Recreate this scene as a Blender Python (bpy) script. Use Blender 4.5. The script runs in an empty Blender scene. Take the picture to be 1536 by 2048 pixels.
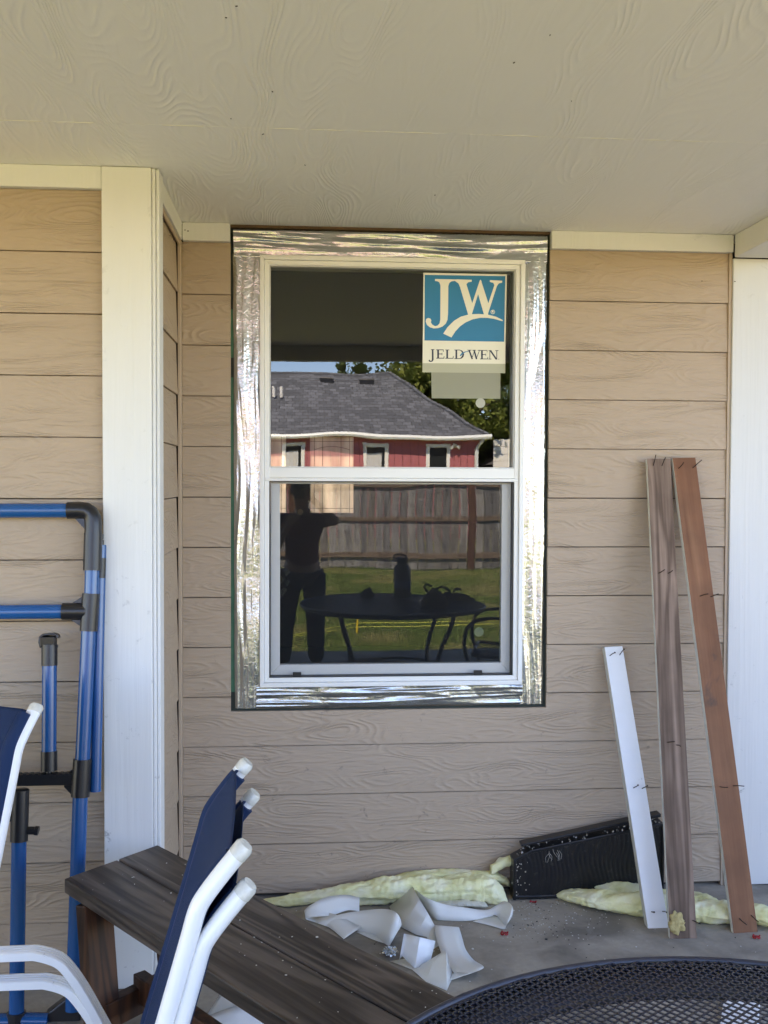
import bpy, math, random
import numpy as np
from mathutils import Vector, Matrix, noise
random.seed(7)
R = math.radians
S = bpy.context.scene
COL = S.collection

# ------------------------------------------------------------------ camera
YAW, PIT, ROL, FPX, CAMH, CAMD = R(4.52), R(-1.78), R(0.228), 2075.0, 1.50, 3.70
F = Vector((math.sin(YAW)*math.cos(PIT), math.cos(YAW)*math.cos(PIT), math.sin(PIT)))
R0 = Vector((math.cos(YAW), -math.sin(YAW), 0)); U0 = R0.cross(F)
CR = R0*math.cos(ROL) + U0*math.sin(ROL)
CU = U0*math.cos(ROL) - R0*math.sin(ROL)
CP = Vector((0, -CAMD, CAMH))
cd = bpy.data.cameras.new('camera'); cam = bpy.data.objects.new('camera', cd); COL.objects.link(cam)
cd.sensor_fit = 'HORIZONTAL'; cd.sensor_width = 36; cd.lens = 36*FPX/1536
cd.clip_start = 0.05; cd.clip_end = 500
m = Matrix((CR, CU, -F)).transposed().to_4x4(); m.translation = CP
cam.matrix_world = m
S.camera = cam

# ------------------------------------------------------------------ world, sun, exposure
SUN_EL, SUN_AZ = 50.0, -14.0
w = bpy.data.worlds.new("World"); S.world = w; w.use_nodes = True
nt = w.node_tree; nt.nodes.clear()
sky = nt.nodes.new('ShaderNodeTexSky'); sky.sky_type = 'NISHITA'; sky.sun_disc = False
sky.sun_elevation = R(SUN_EL); sky.sun_rotation = R(SUN_AZ); sky.altitude = 1200
sky.air_density = .75; sky.dust_density = 0; sky.ozone_density = 4.0
bg = nt.nodes.new('ShaderNodeBackground'); bg.inputs[1].default_value = 0.15
wo = nt.nodes.new('ShaderNodeOutputWorld')
nt.links.new(sky.outputs[0], bg.inputs[0]); nt.links.new(bg.outputs[0], wo.inputs[0])
ld = bpy.data.lights.new('sun', 'SUN'); sun = bpy.data.objects.new('sun', ld); COL.objects.link(sun)
ld.energy = 5.0; ld.angle = R(0.53); ld.color = (1.0, 0.93, 0.82)
sd = Vector((math.sin(R(SUN_AZ))*math.cos(R(SUN_EL)), math.cos(R(SUN_AZ))*math.cos(R(SUN_EL)), math.sin(R(SUN_EL))))
sun.rotation_euler = sd.to_track_quat('Z', 'Y').to_euler()
S.view_settings.view_transform = 'Standard'; S.view_settings.look = 'None'
S.view_settings.gamma = 1.0; S.view_settings.use_curve_mapping = False
S.view_settings.exposure = 2.97
S.view_settings.use_white_balance = True; S.view_settings.white_balance_temperature = 7900; S.view_settings.white_balance_tint = 21
S.cycles.max_bounces = 10; S.cycles.diffuse_bounces = 6; S.cycles.glossy_bounces = 5
S.cycles.transparent_max_bounces = 24; S.cycles.transmission_bounces = 6
S.cycles.caustics_reflective = False; S.cycles.caustics_refractive = False
S.cycles.sample_clamp_indirect = 6

# ------------------------------------------------------------------ geometry of the view (metres from pixels of the photograph)
def ray(x, y): return F + CR*((x-768)/FPX) - CU*((y-1024)/FPX)
def pl(x, y, p0, n):
    d = ray(x, y); p0 = Vector(p0); n = Vector(n)
    return CP + d*((p0-CP).dot(n)/d.dot(n))
def onY(x, y, Y): return pl(x, y, (0, Y, 0), (0, 1, 0))
def onZ(x, y, Z): return pl(x, y, (0, 0, Z), (0, 0, 1))
def refl(x, y, Yt, Yg=0.035):
    p = onY(x, y, 2*Yg-Yt); p.y = Yt; return p

# ------------------------------------------------------------------ mesh builder
class MB:
    def __init__(s): s.v = []; s.f = []; s.mi = []
    def add(s, vs, fs, mi=0):
        o = len(s.v); s.v += [tuple(v) for v in vs]
        for q in fs: s.f.append(tuple(i+o for i in q)); s.mi.append(mi)
        return s
    def box(s, x0, x1, y0, y1, z0, z1, mi=0, M=None):
        vs = [Vector((x, y, z)) for x in (x0, x1) for y in (y0, y1) for z in (z0, z1)]
        if M is not None: vs = [M @ v for v in vs]
        return s.add(vs, [(0,1,3,2),(4,6,7,5),(0,4,5,1),(2,3,7,6),(0,2,6,4),(1,5,7,3)], mi)
    def hexa(s, a, b, mi=0, side=None):
        """a: four corners in a ring, b: the four opposite; side: material of each side face"""
        s.add(list(a)+list(b), [(3,2,1,0), (4,5,6,7)], mi)
        o = len(s.v)-8
        for k in range(4):
            s.f.append((o+k, o+(k+1)%4, o+4+(k+1)%4, o+4+k)); s.mi.append(mi if side is None else side[k])
        return s
    def prism(s, pts, d, mi=0):
        n = len(pts); d = Vector(d); a = [Vector(p) for p in pts]
        return s.add(a+[p+d for p in a], [tuple(range(n))[::-1], tuple(range(n, 2*n))] + [(i, (i+1)%n, n+(i+1)%n, n+i) for i in range(n)], mi)
    def tube(s, path, r, seg=14, up=None, flat=1.0, cap=True, mi=0, prof=None):
        P = [Vector(p) for p in path]; n = len(P)
        rr = r if isinstance(r, (list, tuple)) else [r]*n
        t0 = (P[1]-P[0]).normalized()
        u = Vector(up) if up else (Vector((0,0,1)) if abs(t0.z) < .9 else Vector((1,0,0)))
        rings = []
        for i in range(n):
            t = (P[min(i+1, n-1)]-P[max(i-1, 0)]).normalized()
            u = (u - t*u.dot(t)).normalized(); b = t.cross(u)
            if prof: ring = [P[i]+u*(a*rr[i])+b*(c*rr[i]) for a, c in prof]
            else: ring = [P[i]+u*(math.cos(k*2*math.pi/seg)*rr[i])+b*(math.sin(k*2*math.pi/seg)*rr[i]*flat) for k in range(seg)]
            rings.append(ring)
        q = len(rings[0]); vs = [v for rg in rings for v in rg]; fs = []
        for i in range(n-1):
            for k in range(q): fs.append((i*q+k, i*q+(k+1)%q, (i+1)*q+(k+1)%q, (i+1)*q+k))
        if cap: fs += [tuple(range(q))[::-1], tuple((n-1)*q+k for k in range(q))]
        return s.add(vs, fs, mi)
    def lathe(s, prof, c=(0,0,0), seg=28, mi=0):
        c = Vector(c); vs = []; fs = []
        for r, z in prof:
            for k in range(seg):
                a = 2*math.pi*k/seg; vs.append(c+Vector((r*math.cos(a), r*math.sin(a), z)))
        for i in range(len(prof)-1):
            for k in range(seg): fs.append((i*seg+k, i*seg+(k+1)%seg, (i+1)*seg+(k+1)%seg, (i+1)*seg+k))
        fs += [tuple(range(seg))[::-1], tuple((len(prof)-1)*seg+k for k in range(seg))]
        return s.add(vs, fs, mi)
    def grid(s, fn, nu, nv, mi=0, wrap=False):
        vs = [fn(i/nu, j/nv) for i in range(nu+1) for j in range(nv+1)]
        fs = [(i*(nv+1)+j, (i+1)*(nv+1)+j, (i+1)*(nv+1)+j+1, i*(nv+1)+j+1) for i in range(nu) for j in range(nv)]
        return s.add(vs, fs, mi)
    def build(s, name, mat, parent=None, smooth=False, bevel=0, solid=0, sub=0, label=None, kind=None, ang=None):
        me = bpy.data.meshes.new(name); me.from_pydata(s.v, [], s.f)
        for mm in (mat if isinstance(mat, (list, tuple)) else [mat]): me.materials.append(mm)
        if isinstance(mat, (list, tuple)): me.polygons.foreach_set('material_index', s.mi)
        if smooth: me.polygons.foreach_set('use_smooth', [True]*len(me.polygons))
        if ang: me.polygons.foreach_set('use_smooth', [True]*len(me.polygons)); me.set_sharp_from_angle(angle=R(ang))
        me.update()
        o = bpy.data.objects.new(name, me); COL.objects.link(o)
        if parent: o.parent = parent
        if solid:
            q = o.modifiers.new('solid', 'SOLIDIFY'); q.thickness = solid; q.offset = 0
        if sub:
            q = o.modifiers.new('sub', 'SUBSURF'); q.levels = sub; q.render_levels = sub
        if bevel:
            q = o.modifiers.new('bevel', 'BEVEL'); q.width = bevel; q.segments = 2; q.limit_method = 'ANGLE'
        if label: o['label'] = label
        if kind: o['kind'] = kind
        return o
def tag(o, label, cat, group=None, kind=None):
    o['label'] = label; o['category'] = cat
    if group: o['group'] = group
    if kind: o['kind'] = kind
    return o
def thing(name, label, cat, loc=(0,0,0), group=None):
    o = bpy.data.objects.new(name, None); COL.objects.link(o); o.location = loc; o.empty_display_size = .1
    return tag(o, label, cat, group)

# ------------------------------------------------------------------ materials
class NT:
    def __init__(s, name):
        s.m = bpy.data.materials.new(name); s.m.use_nodes = True; s.t = s.m.node_tree; s.t.nodes.clear()
        s.out = s.t.nodes.new('ShaderNodeOutputMaterial'); s.tc = s.t.nodes.new('ShaderNodeTexCoord')
        s.P = s.tc.outputs['Object']
    def n(s, typ, **kw):
        nd = s.t.nodes.new(typ)
        for k, v in kw.items():
            if k.startswith('_'): setattr(nd, k[1:], v)
            else: s.set(nd.inputs[int(k[1:]) if k[0] == 'i' and k[1:].isdigit() else k.replace('_', ' ')], v)
        return nd
    def set(s, inp, v):
        if hasattr(v, 'is_output') or isinstance(v, bpy.types.NodeSocket): s.t.links.new(v, inp)
        else: inp.default_value = v
    def math(s, op, a, b=None, c=None, clamp=False):
        nd = s.t.nodes.new('ShaderNodeMath'); nd.operation = op; nd.use_clamp = clamp
        s.set(nd.inputs[0], a)
        if b is not None: s.set(nd.inputs[1], b)
        if c is not None: s.set(nd.inputs[2], c)
        return nd.outputs[0]
    def vmul(s, v, sc):
        nd = s.t.nodes.new('ShaderNodeVectorMath'); nd.operation = 'MULTIPLY'; s.set(nd.inputs[0], v); nd.inputs[1].default_value = sc
        return nd.outputs[0]
    def noise(s, v, scale, detail=2, dist=0, rough=.5):
        nd = s.n('ShaderNodeTexNoise', Vector=v, Scale=scale, Detail=detail, Roughness=rough, Distortion=dist); return nd.outputs[0]
    def ramp(s, f, stops):
        nd = s.t.nodes.new('ShaderNodeValToRGB'); s.set(nd.inputs[0], f); e = nd.color_ramp.elements
        while len(e) < len(stops): e.new(.5)
        for i, (p, c) in enumerate(stops): e[i].position = p; e[i].color = (c[0], c[1], c[2], 1)
        return nd.outputs[0]
    def mix(s, f, a, b, mode='MIX'):
        nd = s.t.nodes.new('ShaderNodeMix'); nd.data_type = 'RGBA'; nd.blend_type = mode
        s.set(nd.inputs[0], f); s.set(nd.inputs[6], a if not isinstance(a, tuple) else (*a[:3], 1)); s.set(nd.inputs[7], b if not isinstance(b, tuple) else (*b[:3], 1))
        return nd.outputs[2]
    def bump(s, h, dist, strength=1.0, nrm=None):
        nd = s.n('ShaderNodeBump', Height=h, Distance=dist, Strength=strength)
        if nrm is not None: s.set(nd.inputs['Normal'], nrm)
        return nd.outputs[0]
    def bsdf(s, col, rough=.6, metal=0, nrm=None, spec=.5, **kw):
        nd = s.t.nodes.new('ShaderNodeBsdfPrincipled')
        s.set(nd.inputs['Base Color'], (*col[:3], 1) if isinstance(col, tuple) else col)
        s.set(nd.inputs['Roughness'], rough); s.set(nd.inputs['Metallic'], metal); s.set(nd.inputs['Specular IOR Level'], spec)
        if nrm is not None: s.set(nd.inputs['Normal'], nrm)
        for k, v in kw.items(): s.set(nd.inputs[k.replace('_', ' ')], v)
        return nd.outputs[0]
    def done(s, sh): s.t.links.new(sh, s.out.inputs[0]); return s.m

def plain(name, col, rough=.6, metal=0, spec=.5, nscale=0, nstr=.3, bscale=0, bdist=.001, var=.12, dirt=None, **kw):
    """paint or plastic with faint tone variation, optional fine relief and specks of dirt"""
    t = NT(name); c = (*col, 1)
    if nscale:
        f = t.noise(t.P, nscale, 4)
        c = t.mix(f, tuple(x*(1-var) for x in col), tuple(min(1, x*(1+var)) for x in col))
        if dirt:
            g = t.noise(t.P, dirt[0], 5, .6, .65); g = t.ramp(g, [(dirt[1], (0,0,0)), (dirt[1]+.05, (1,1,1))])
            c = t.mix(t.math('MULTIPLY', g, dirt[2]), c, (.10,.09,.07))
    nrm = t.bump(t.noise(t.P, bscale, 3), bdist) if bscale else None
    return t.done(t.bsdf(c, rough, metal, nrm, spec, **kw))

def grainmat(name, col, axis, freq=150, across=8, along=1.0, rough=.65, dist=.0016, var=.05, specks=True, fine=1.0, power=1.6, dk=.04):
    """painted boards with embossed wood grain; axis = the direction the grain runs in"""
    t = NT(name)
    sc = {'X': (along, across, across), 'Y': (across, along, across), 'Z': (across, across, along)}[axis]
    n1 = t.noise(t.vmul(t.P, sc), 1.0, 1.3, .15)
    rings = t.math('SINE', t.math('MULTIPLY', n1, freq))
    rings = t.math('POWER', t.math('MULTIPLY_ADD', rings, .5, .5), power)
    sf = tuple(v*(11 if v == across else 7) for v in sc)
    n2 = t.noise(t.vmul(t.P, sf), 1.0, 3, .2)
    mask = t.noise(t.vmul(t.P, tuple(v*1.3 for v in sc)), 1.0, 1)
    mask = t.math('MULTIPLY_ADD', mask, 2.6, -.75, clamp=True)
    h = t.math('ADD', t.math('MULTIPLY', rings, t.math('MULTIPLY_ADD', mask, .85, .15)), t.math('MULTIPLY', n2, 1.3*fine))
    nrm = t.bump(h, dist)
    v = t.noise(t.P, 1.7, 4)
    c = t.mix(v, tuple(x*(1-var) for x in col), tuple(x*(1+var) for x in col))
    dk = t.math('MULTIPLY', t.math('SUBTRACT', 1.0, t.math('MINIMUM', h, 1.0)), dk)
    c = t.mix(dk, c, tuple(x*.55 for x in col))
    if specks:
        g = t.noise(t.P, 19, 6, .5, .72); g = t.ramp(g, [(.625, (0,0,0)), (.69, (1,1,1))])
        zz = t.n('ShaderNodeSeparateXYZ', Vector=t.P).outputs[2]
        low = t.math('MULTIPLY_ADD', zz, -.75, 1.0, clamp=True)      # splash dirt near the ground
        c = t.mix(t.math('MULTIPLY', g, t.math('MULTIPLY_ADD', low, .55, .1)), c, (.09,.085,.08))
    return t.done(t.bsdf(c, rough, 0, nrm, .35))

SIDING = (.43, .328, .238); 
m_siding = grainmat('siding paint', SIDING, 'X', freq=120, across=11, along=2.3, dist=.0023, fine=1.0, dk=.025)
m_siding_y = grainmat('siding paint side', SIDING, 'Y', freq=120, across=11, along=2.3, dist=.0023, fine=1.0, dk=.025)
m_soffit = grainmat('soffit paint', (.88, .88, .845), 'Y', freq=210, across=5.6, along=1.1, dist=.0013, power=2.0, dk=.0, var=.015, specks=False, fine=.8)
m_trim = grainmat('white trim paint', (.71, .71, .69), 'Z', freq=50, across=9, along=.5, dist=.0006, var=.03, dk=.03)
m_vinyl = plain('window vinyl', (.80, .80, .77), .35, nscale=3, var=.02)
m_inner = plain('window inner', (.55, .55, .53), .4)
m_black = plain('black plastic', (.012, .012, .014), .38, nscale=20, var=.3)
m_lapshade = plain('lap shade backing', (.10, .08, .06), .9)  # dark backing colour standing in for the shadow under each lap
m_green = plain('green sheathing', (.03, .13, .07), .6, nscale=30, var=.3)
m_blue = plain('blue plastic pipe', (.003, .080, .24), .2, nscale=15, var=.08, spec=.6)
m_fit = plain('black pipe fitting', (.012, .012, .014), .32, bscale=300, bdist=.0002)

def woodmat(name, c1, c2, axis='Z', rough=.6, band=26, knots=True, spec=.3, bump=.0008, wet=None):
    t = NT(name); a, b = 1.2, 14
    sc = {'X': (a, b, b), 'Y': (b, a, b), 'Z': (b, b, a)}[axis]
    n1 = t.noise(t.vmul(t.P, sc), 1.0, 2, .6)
    rg = t.math('MULTIPLY_ADD', t.math('SINE', t.math('MULTIPLY', n1, band)), .5, .5)
    n2 = t.noise(t.vmul(t.P, tuple(v*(9 if v == b else 4) for v in sc)), 1.0, 4)
    f = t.math('ADD', t.math('MULTIPLY', rg, .55), t.math('MULTIPLY', n2, .5), clamp=True)
    c = t.ramp(f, [(.15, c1), (.85, c2)])
    g = t.noise(t.P, 7, 4); g = t.ramp(g, [(.35, (.55,.55,.55)), (.65, (1,1,1))])
    c = t.mix(.55, c, g, 'MULTIPLY')
    if wet:
        q = t.noise(t.P, wet[0], 5, .5, .6); q = t.ramp(q, [(wet[1], (0,0,0)), (wet[1]+.06, (1,1,1))]); c = t.mix(t.math('MULTIPLY', q, .8), c, wet[2])
    return t.done(t.bsdf(c, rough, 0, t.bump(f, bump), spec))

m_glass = None
def glassmat():
    t = NT('window glass')
    n = t.noise(t.vmul(t.P, (1.0, 1.0, 1.6)), 1.6, 1.5)
    nrm = t.bump(n, .0011)
    gl = t.n('ShaderNodeBsdfGlossy', Color=(.93,.97,.95,1), Roughness=0.0, Normal=nrm).outputs[0]
    tr = t.n('ShaderNodeBsdfTransparent', Color=(.74,.78,.74,1)).outputs[0]
    fr = t.n('ShaderNodeFresnel', IOR=1.5, Normal=nrm).outputs[0]
    fac = t.math('MULTIPLY_ADD', fr, 1.5, .022, clamp=True)
    mx = t.n('ShaderNodeMixShader', i0=fac, i1=tr, i2=gl).outputs[0]
    return t.done(mx)
m_glass = glassmat()
def sheer(name, col, opac, rough=.6):
    t = NT(name)
    d = t.bsdf(col, rough); tr = t.n('ShaderNodeBsdfTransparent').outputs[0]
    return t.done(t.n('ShaderNodeMixShader', i0=opac, i1=tr, i2=d).outputs[0])
def screenmat():
    t = NT('insect screen'); 
    sx = t.n('ShaderNodeSeparateXYZ', Vector=t.P)
    a = t.math('ABSOLUTE', t.math('SINE', t.math('MULTIPLY', sx.outputs[0], 760)))
    b = t.math('ABSOLUTE', t.math('SINE', t.math('MULTIPLY', sx.outputs[2], 760)))
    f = t.math('MULTIPLY_ADD', t.math('ADD', a, b), .06, .13)
    d = t.bsdf((.025,.026,.027), .6); tr = t.n('ShaderNodeBsdfTransparent').outputs[0]
    return t.done(t.n('ShaderNodeMixShader', i0=f, i1=tr, i2=d).outputs[0])

# ------------------------------------------------------------------ ground
t = NT('patio concrete')
n1 = t.noise(t.P, 3.6, 7, .6); n2 = t.noise(t.P, 60, 4); n3 = t.noise(t.P, 12, 5, .8, .65)
c = t.ramp(n1, [(.38, (.21,.185,.15)), (.62, (.45,.40,.325))])
c = t.mix(t.math('MULTIPLY', n2, .4), c, (.12,.115,.10))
c = t.mix(t.math('MULTIPLY', t.ramp(n3, [(.58, (0,0,0)), (.68, (1,1,1))]), .35), c, (.33,.32,.30))
m_conc = t.done(t.bsdf(c, .85, 0, t.bump(t.math('ADD', n2, n3), .0015), .3))
MB().box(-7, 7, -5.25, 3, -.12, 0).build('patio', m_conc, bevel=.01, kind='structure')
t = NT('lawn soil and turf')
n1 = t.noise(t.P, .8, 5); n2 = t.noise(t.P, 22, 5, .5, .7)
c = t.ramp(n1, [(.36, (.20,.24,.05)), (.5, (.32,.31,.10)), (.62, (.48,.42,.22))])
c = t.mix(t.math('MULTIPLY', n2, .5), c, (.05,.065,.018))
m_lawn = t.done(t.bsdf(c, .9, 0, t.bump(n2, .03), .15))
MB().add([(-160,-160,-.12),(160,-160,-.12),(160,160,-.12),(-160,160,-.12)], [(0,1,2,3)]).build('lawn', m_lawn, kind='structure')
# grass blades where the window shows the lawn
rng = np.random.default_rng(3)
NB = 90000
gx = rng.uniform(-2.2, 4.8, NB); gy = -15.3 + (rng.uniform(0, 1, NB)**.72)*9.9
keep = gy < -5.3; gx, gy = gx[keep], gy[keep]; NB = len(gx)
pat = np.array([noise.noise((x*.55, y*.9, 3.0)) for x, y in zip(gx[::1], gy[::1])])
hh = rng.uniform(.025, .065, NB)*(1+.5*pat); an = rng.uniform(0, math.pi*2, NB); ww = rng.uniform(.004, .009, NB)
dx, dy = np.cos(an)*ww, np.sin(an)*ww; lx, ly = rng.normal(0, .018, NB), rng.normal(0, .018, NB)
V = np.empty((NB*3, 3)); z0 = -.118
V[0::3] = np.c_[gx-dx, gy-dy, np.full(NB, z0)]; V[1::3] = np.c_[gx+dx, gy+dy, np.full(NB, z0)]; V[2::3] = np.c_[gx+lx, gy+ly, z0+hh]
t = NT('grass blades')
n1 = t.noise(t.P, .9, 4); n2 = t.noise(t.P, 30, 2)
c = t.ramp(n1, [(.40, (.06,.17,.015)), (.51, (.12,.22,.03)), (.62, (.42,.38,.18))])
c = t.mix(n2, c, (.15,.2,.05)); d = t.bsdf(c, .6, 0, None, .3)
tr = t.n('ShaderNodeBsdfTranslucent', Color=(.16,.22,.04,1)).outputs[0]
m_grass = t.done(t.n('ShaderNodeMixShader', i0=.3, i1=d, i2=tr).outputs[0])
me = bpy.data.meshes.new('grass'); me.from_pydata(V.tolist(), [], np.arange(NB*3).reshape(-1, 3).tolist()); me.materials.append(m_grass)
go = bpy.data.objects.new('grass', me); COL.objects.link(go)
tag(go, 'short green and straw coloured grass of the back lawn', 'grass', kind='stuff')

# ------------------------------------------------------------------ our house
house = thing('house', 'tan lap sided house wall with white trim under a porch soffit', 'house', (0, 0, 0))
ZC, PITCH, TOP = 2.395, .1778, 2.149
XC, XR, YL = -.432, 1.551, -.63       # inner corner, right end of siding, plane of the projecting wall
OX0, OX1, OZ0 = -.252, .889, .672     # hole in the siding round the window
def board(parent, segs, zb, zt, Y, axis='X', name='siding_board'):
    """a tapered lap board: bottom edge proud of the next one below"""
    mb = MB(); jit = random.uniform(-.0007, .0007); zb += jit
    for a, b, z0, z1 in segs:
        z0 = max(z0, zb); y0 = Y-.001; z1 = min(z1, zt-(.0074 if zb < 1.4 else .0058)) if zt < 2.329 else z1  # slit left below each lap so the dark backing draws its shadow line
        k0 = (z0-zb)/(zt-zb); k1 = (z1-zb)/(zt-zb)
        ya, yb = y0+.0065*k0, y0+.0065*k1
        c = [(ya, z0), (yb, z1), (Y+.018, z1), (Y+.018, z0)]
        if axis == 'X': mb.hexa([(a, p[0], p[1]) for p in c], [(b, p[0], p[1]) for p in c])
        else: mb.hexa([(XC-(p[0]-Y), a, p[1]) for p in c], [(XC-(p[0]-Y), b, p[1]) for p in c])
    return mb.build(name, m_siding if axis == 'X' else m_siding_y, parent, bevel=.0012 if len(segs) == 1 else 0)
def ringframe(mb, x0, x1, z0, z1, wdt, y0, y1, wb=None, wt=None):
    wb = wb or wdt; wt = wt or wdt
    def P(x, z, y): return (x, y, z)
    o = [(x0,z0),(x1,z0),(x1,z1),(x0,z1)]; i = [(x0+wdt,z0+wb),(x1-wdt,z0+wb),(x1-wdt,z1-wt),(x0+wdt,z1-wt)]
    for k in range(4):
        a, b, c, d = o[k], o[(k+1)%4], i[(k+1)%4], i[k]
        mb.hexa([(p[0], y0, p[1]) for p in (a, b, c, d)], [(p[0], y1, p[1]) for p in (a, b, c, d)])
    return mb
# back wall of the alcove
wall_back = MB().box(XC-.02, XR+.01, .0205, .12, 0, OZ0-.02).box(XC-.02, OX0+.07, .0205, .12, OZ0-.02, ZC).box(OX1-.07, XR+.01, .0205, .12, OZ0-.02, ZC).build('wall', m_lapshade, house)
ringframe(MB(), OX0-.002, OX1+.002, OZ0-.002, 2.394, .06, .0188, .0203).build('sheathing', plain('dark sheathing', (.02,.03,.022), .7), wall_back)
MB().box(OX0-.0015, OX0+.03, .0170, .0186, .74, 1.86).box(OX0-.0015, OX0+.03, .0165, .0186, 1.93, 2.1).build('sheathing', m_green, wall_back)
for j in range(13):
    zb = TOP-PITCH*j; zt = min(zb+PITCH+.004, 2.33); zb0 = max(zb, .012)
    if zb >= OZ0:
        board(wall_back, [(XC+.012, OX0, zb, zt)], zb, zt, 0); board(wall_back, [(OX1, XR, zb, zt)], zb, zt, 0)
    elif zb+PITCH > OZ0:
        board(wall_back, [(XC+.012, OX0, zb, zt), (OX0, OX1, zb, OZ0), (OX1, XR, zb, zt)], zb, zt, 0)
    else: board(wall_back, [(XC+.012, XR, zb0, zt)], zb0, zt, 0)
# return wall of the alcove
wall_ret = MB().box(XC-.15, XC-.0185, YL+.02, .12, 0, ZC).build('wall', m_lapshade, house)
for j in range(13):
    zb = TOP-PITCH*j; zt = min(zb+PITCH+.004, 2.33); board(wall_ret, [(YL+.07, -.034, max(zb, .012), zt)], max(zb, .012), zt, 0, 'Y')
# projecting wall on the left
wall_left = MB().box(-5, XC-.15, YL+.0185, YL+.12, 0, ZC).build('wall', m_lapshade, house)
for j in range(13):
    zb = TOP+.005-PITCH*j; zt = min(zb+PITCH+.004, 2.33); board(wall_left, [(-5, -.576, max(zb, .012), zt)], max(zb, .012), zt, YL)
# trim
MB().box(-.5735, -.433, YL-.022, YL+.0, .004, ZC-.002).build('corner_board', m_trim, house, bevel=.003)
MB().box(-.4325, -.4225, YL-.016, YL+.066, .004, ZC-.003).box(-.422, -.412, YL-.008, YL+.072, .004, ZC-.003).build('corner_board', m_trim, house, bevel=.003)
m_cornertrim = plain('tan trim paint', tuple(x*1.04 for x in SIDING), .6, nscale=12, var=.05)
MB().box(XC+.0005, XC+.0115, -.034, .01, .01, 2.329).build('corner_strip', m_cornertrim, house, bevel=.0015)
MB().box(-5, -.5745, YL-.016, YL+.018, 2.331, ZC-.001).build('frieze_board', m_trim, house, bevel=.002)
MB().box(XC-.018, XC+.014, YL+.073, -.0165, 2.331, ZC-.001).build('frieze_board', m_trim, house, bevel=.002)
MB().box(XC+.001, XC+.008, YL+.073, -.0165, 2.312, 2.330).build('frieze_strip', m_cornertrim, house, bevel=.002)
MB().box(XC+.015, OX0-.001, -.016, .018, 2.331, ZC-.001).build('frieze_board', m_trim, house, bevel=.002)
MB().box(OX1+.001, 1.5615, -.016, .018, 2.331, ZC-.001).build('frieze_board', m_trim, house, bevel=.002)
mb = MB()
for (px, py) in ((245,441),(290,429),(292,1104),(285,1337),(222,1200)):
    p = onY(px, py, YL-.0225); mb.tube([(p.x+.0035*math.cos(a_), YL-.0224, p.z+.003*math.sin(a_)) for a_ in [k*.7 for k in range(7)]], .0007, 5)
mb.build('nail_dimples', m_trim, house, kind='stuff')
# right: lap shade backing, white pilaster, wing and beam
MB().box(XR, 1.5625, -.004, .06, .0, 2.331).build('corner_strip', m_cornertrim, house, bevel=.001)
m_post = grainmat('white post paint', (.64,.64,.62), 'Z', freq=50, across=9, along=.5, dist=.0007, var=.02, dk=.03)
MB().box(1.563, 1.95, -.012, .1, .003, 2.31).build('pilaster', m_post, house, bevel=.003)
MB().box(1.565, 1.71, -3.16, -.0165, 2.312, ZC-.0015).box(1.711, 1.725, -3.16, -.02, 2.3, ZC-.0015).build('beam', m_trim, house, bevel=.002)
MB().box(-5, 1.80, -3.26, -3.161, 2.295, ZC-.0015).build('beam', m_trim, house, bevel=.003)
# soffit: two sheets with a caulked seam
YS = -1.01
MB().box(-5.2, 1.95, YS+.001, .12, ZC, ZC+.012).build('soffit_panel', m_soffit, house)
MB().box(-5.2, 1.95, -3.40, YS-.001, ZC, ZC+.012).build('soffit_panel', m_soffit, house)
mb = MB(); x = -1.2
while x < 1.0:
    L = random.uniform(.03, .14)
    if random.random() < .62: mb.box(x, x+L, YS-.0012, YS+.0012, ZC-.0009, ZC+.002)
    x += L+random.uniform(.0, .05)
mb.build('caulk_line', plain('caulk', (.78,.76,.66), .5), house, kind='stuff')
# roof and body; unseen right roof set back to let more light in
m_roof = plain('asphalt shingles', (.10,.10,.105), .9, nscale=25, var=.3)
mb = MB()
mb.prism([(-6.2,-3.5,2.41),(-6.2,1.7,4.95),(-6.2,6.1,2.41)], (8.12, 0, 0)).prism([(1.93,-.7,2.45),(1.93,2.7,4.4),(1.93,6.1,2.43)], (7, 0, 0))
mb.build('roof', m_roof, house)
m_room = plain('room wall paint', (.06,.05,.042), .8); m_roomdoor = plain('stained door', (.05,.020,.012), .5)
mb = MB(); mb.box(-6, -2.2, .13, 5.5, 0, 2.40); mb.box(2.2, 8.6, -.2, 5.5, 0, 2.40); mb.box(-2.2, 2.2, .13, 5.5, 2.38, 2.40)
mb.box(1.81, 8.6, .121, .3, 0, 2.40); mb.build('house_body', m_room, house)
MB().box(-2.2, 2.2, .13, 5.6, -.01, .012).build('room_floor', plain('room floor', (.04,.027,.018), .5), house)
# door wall across the room, its two leaded panes lit by daylight outside
dl = [onY(620, 880, 5.5), onY(707, 1026, 5.5)]; sl = [onY(520, 880, 5.5), onY(572, 1026, 5.5)]
YD = 5.5
mb = MB(); xs = [-2.2, sl[0].x, sl[1].x, dl[0].x, dl[1].x, 2.2]; zA, zB = dl[1].z, dl[0].z+.03
mb.box(-2.2, 2.2, YD, YD+.06, 0, zA).box(-2.2, 2.2, YD, YD+.06, zB, 2.4)
for i in (0, 2, 4): mb.box(xs[i], xs[i+1], YD, YD+.06, zA, zB)
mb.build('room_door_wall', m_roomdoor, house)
t = NT('leaded door glass')
n1 = t.noise(t.vmul(t.P, (8, 1, 1.5)), 1.0, 3); c = t.ramp(n1, [(.3, (.20,.18,.16)), (.7, (.42,.38,.34))])
m_lite = t.done(t.n('ShaderNodeBsdfTranslucent', Color=c).outputs[0])
m_lead = plain('lead came', (.02,.02,.02), .5)
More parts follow.
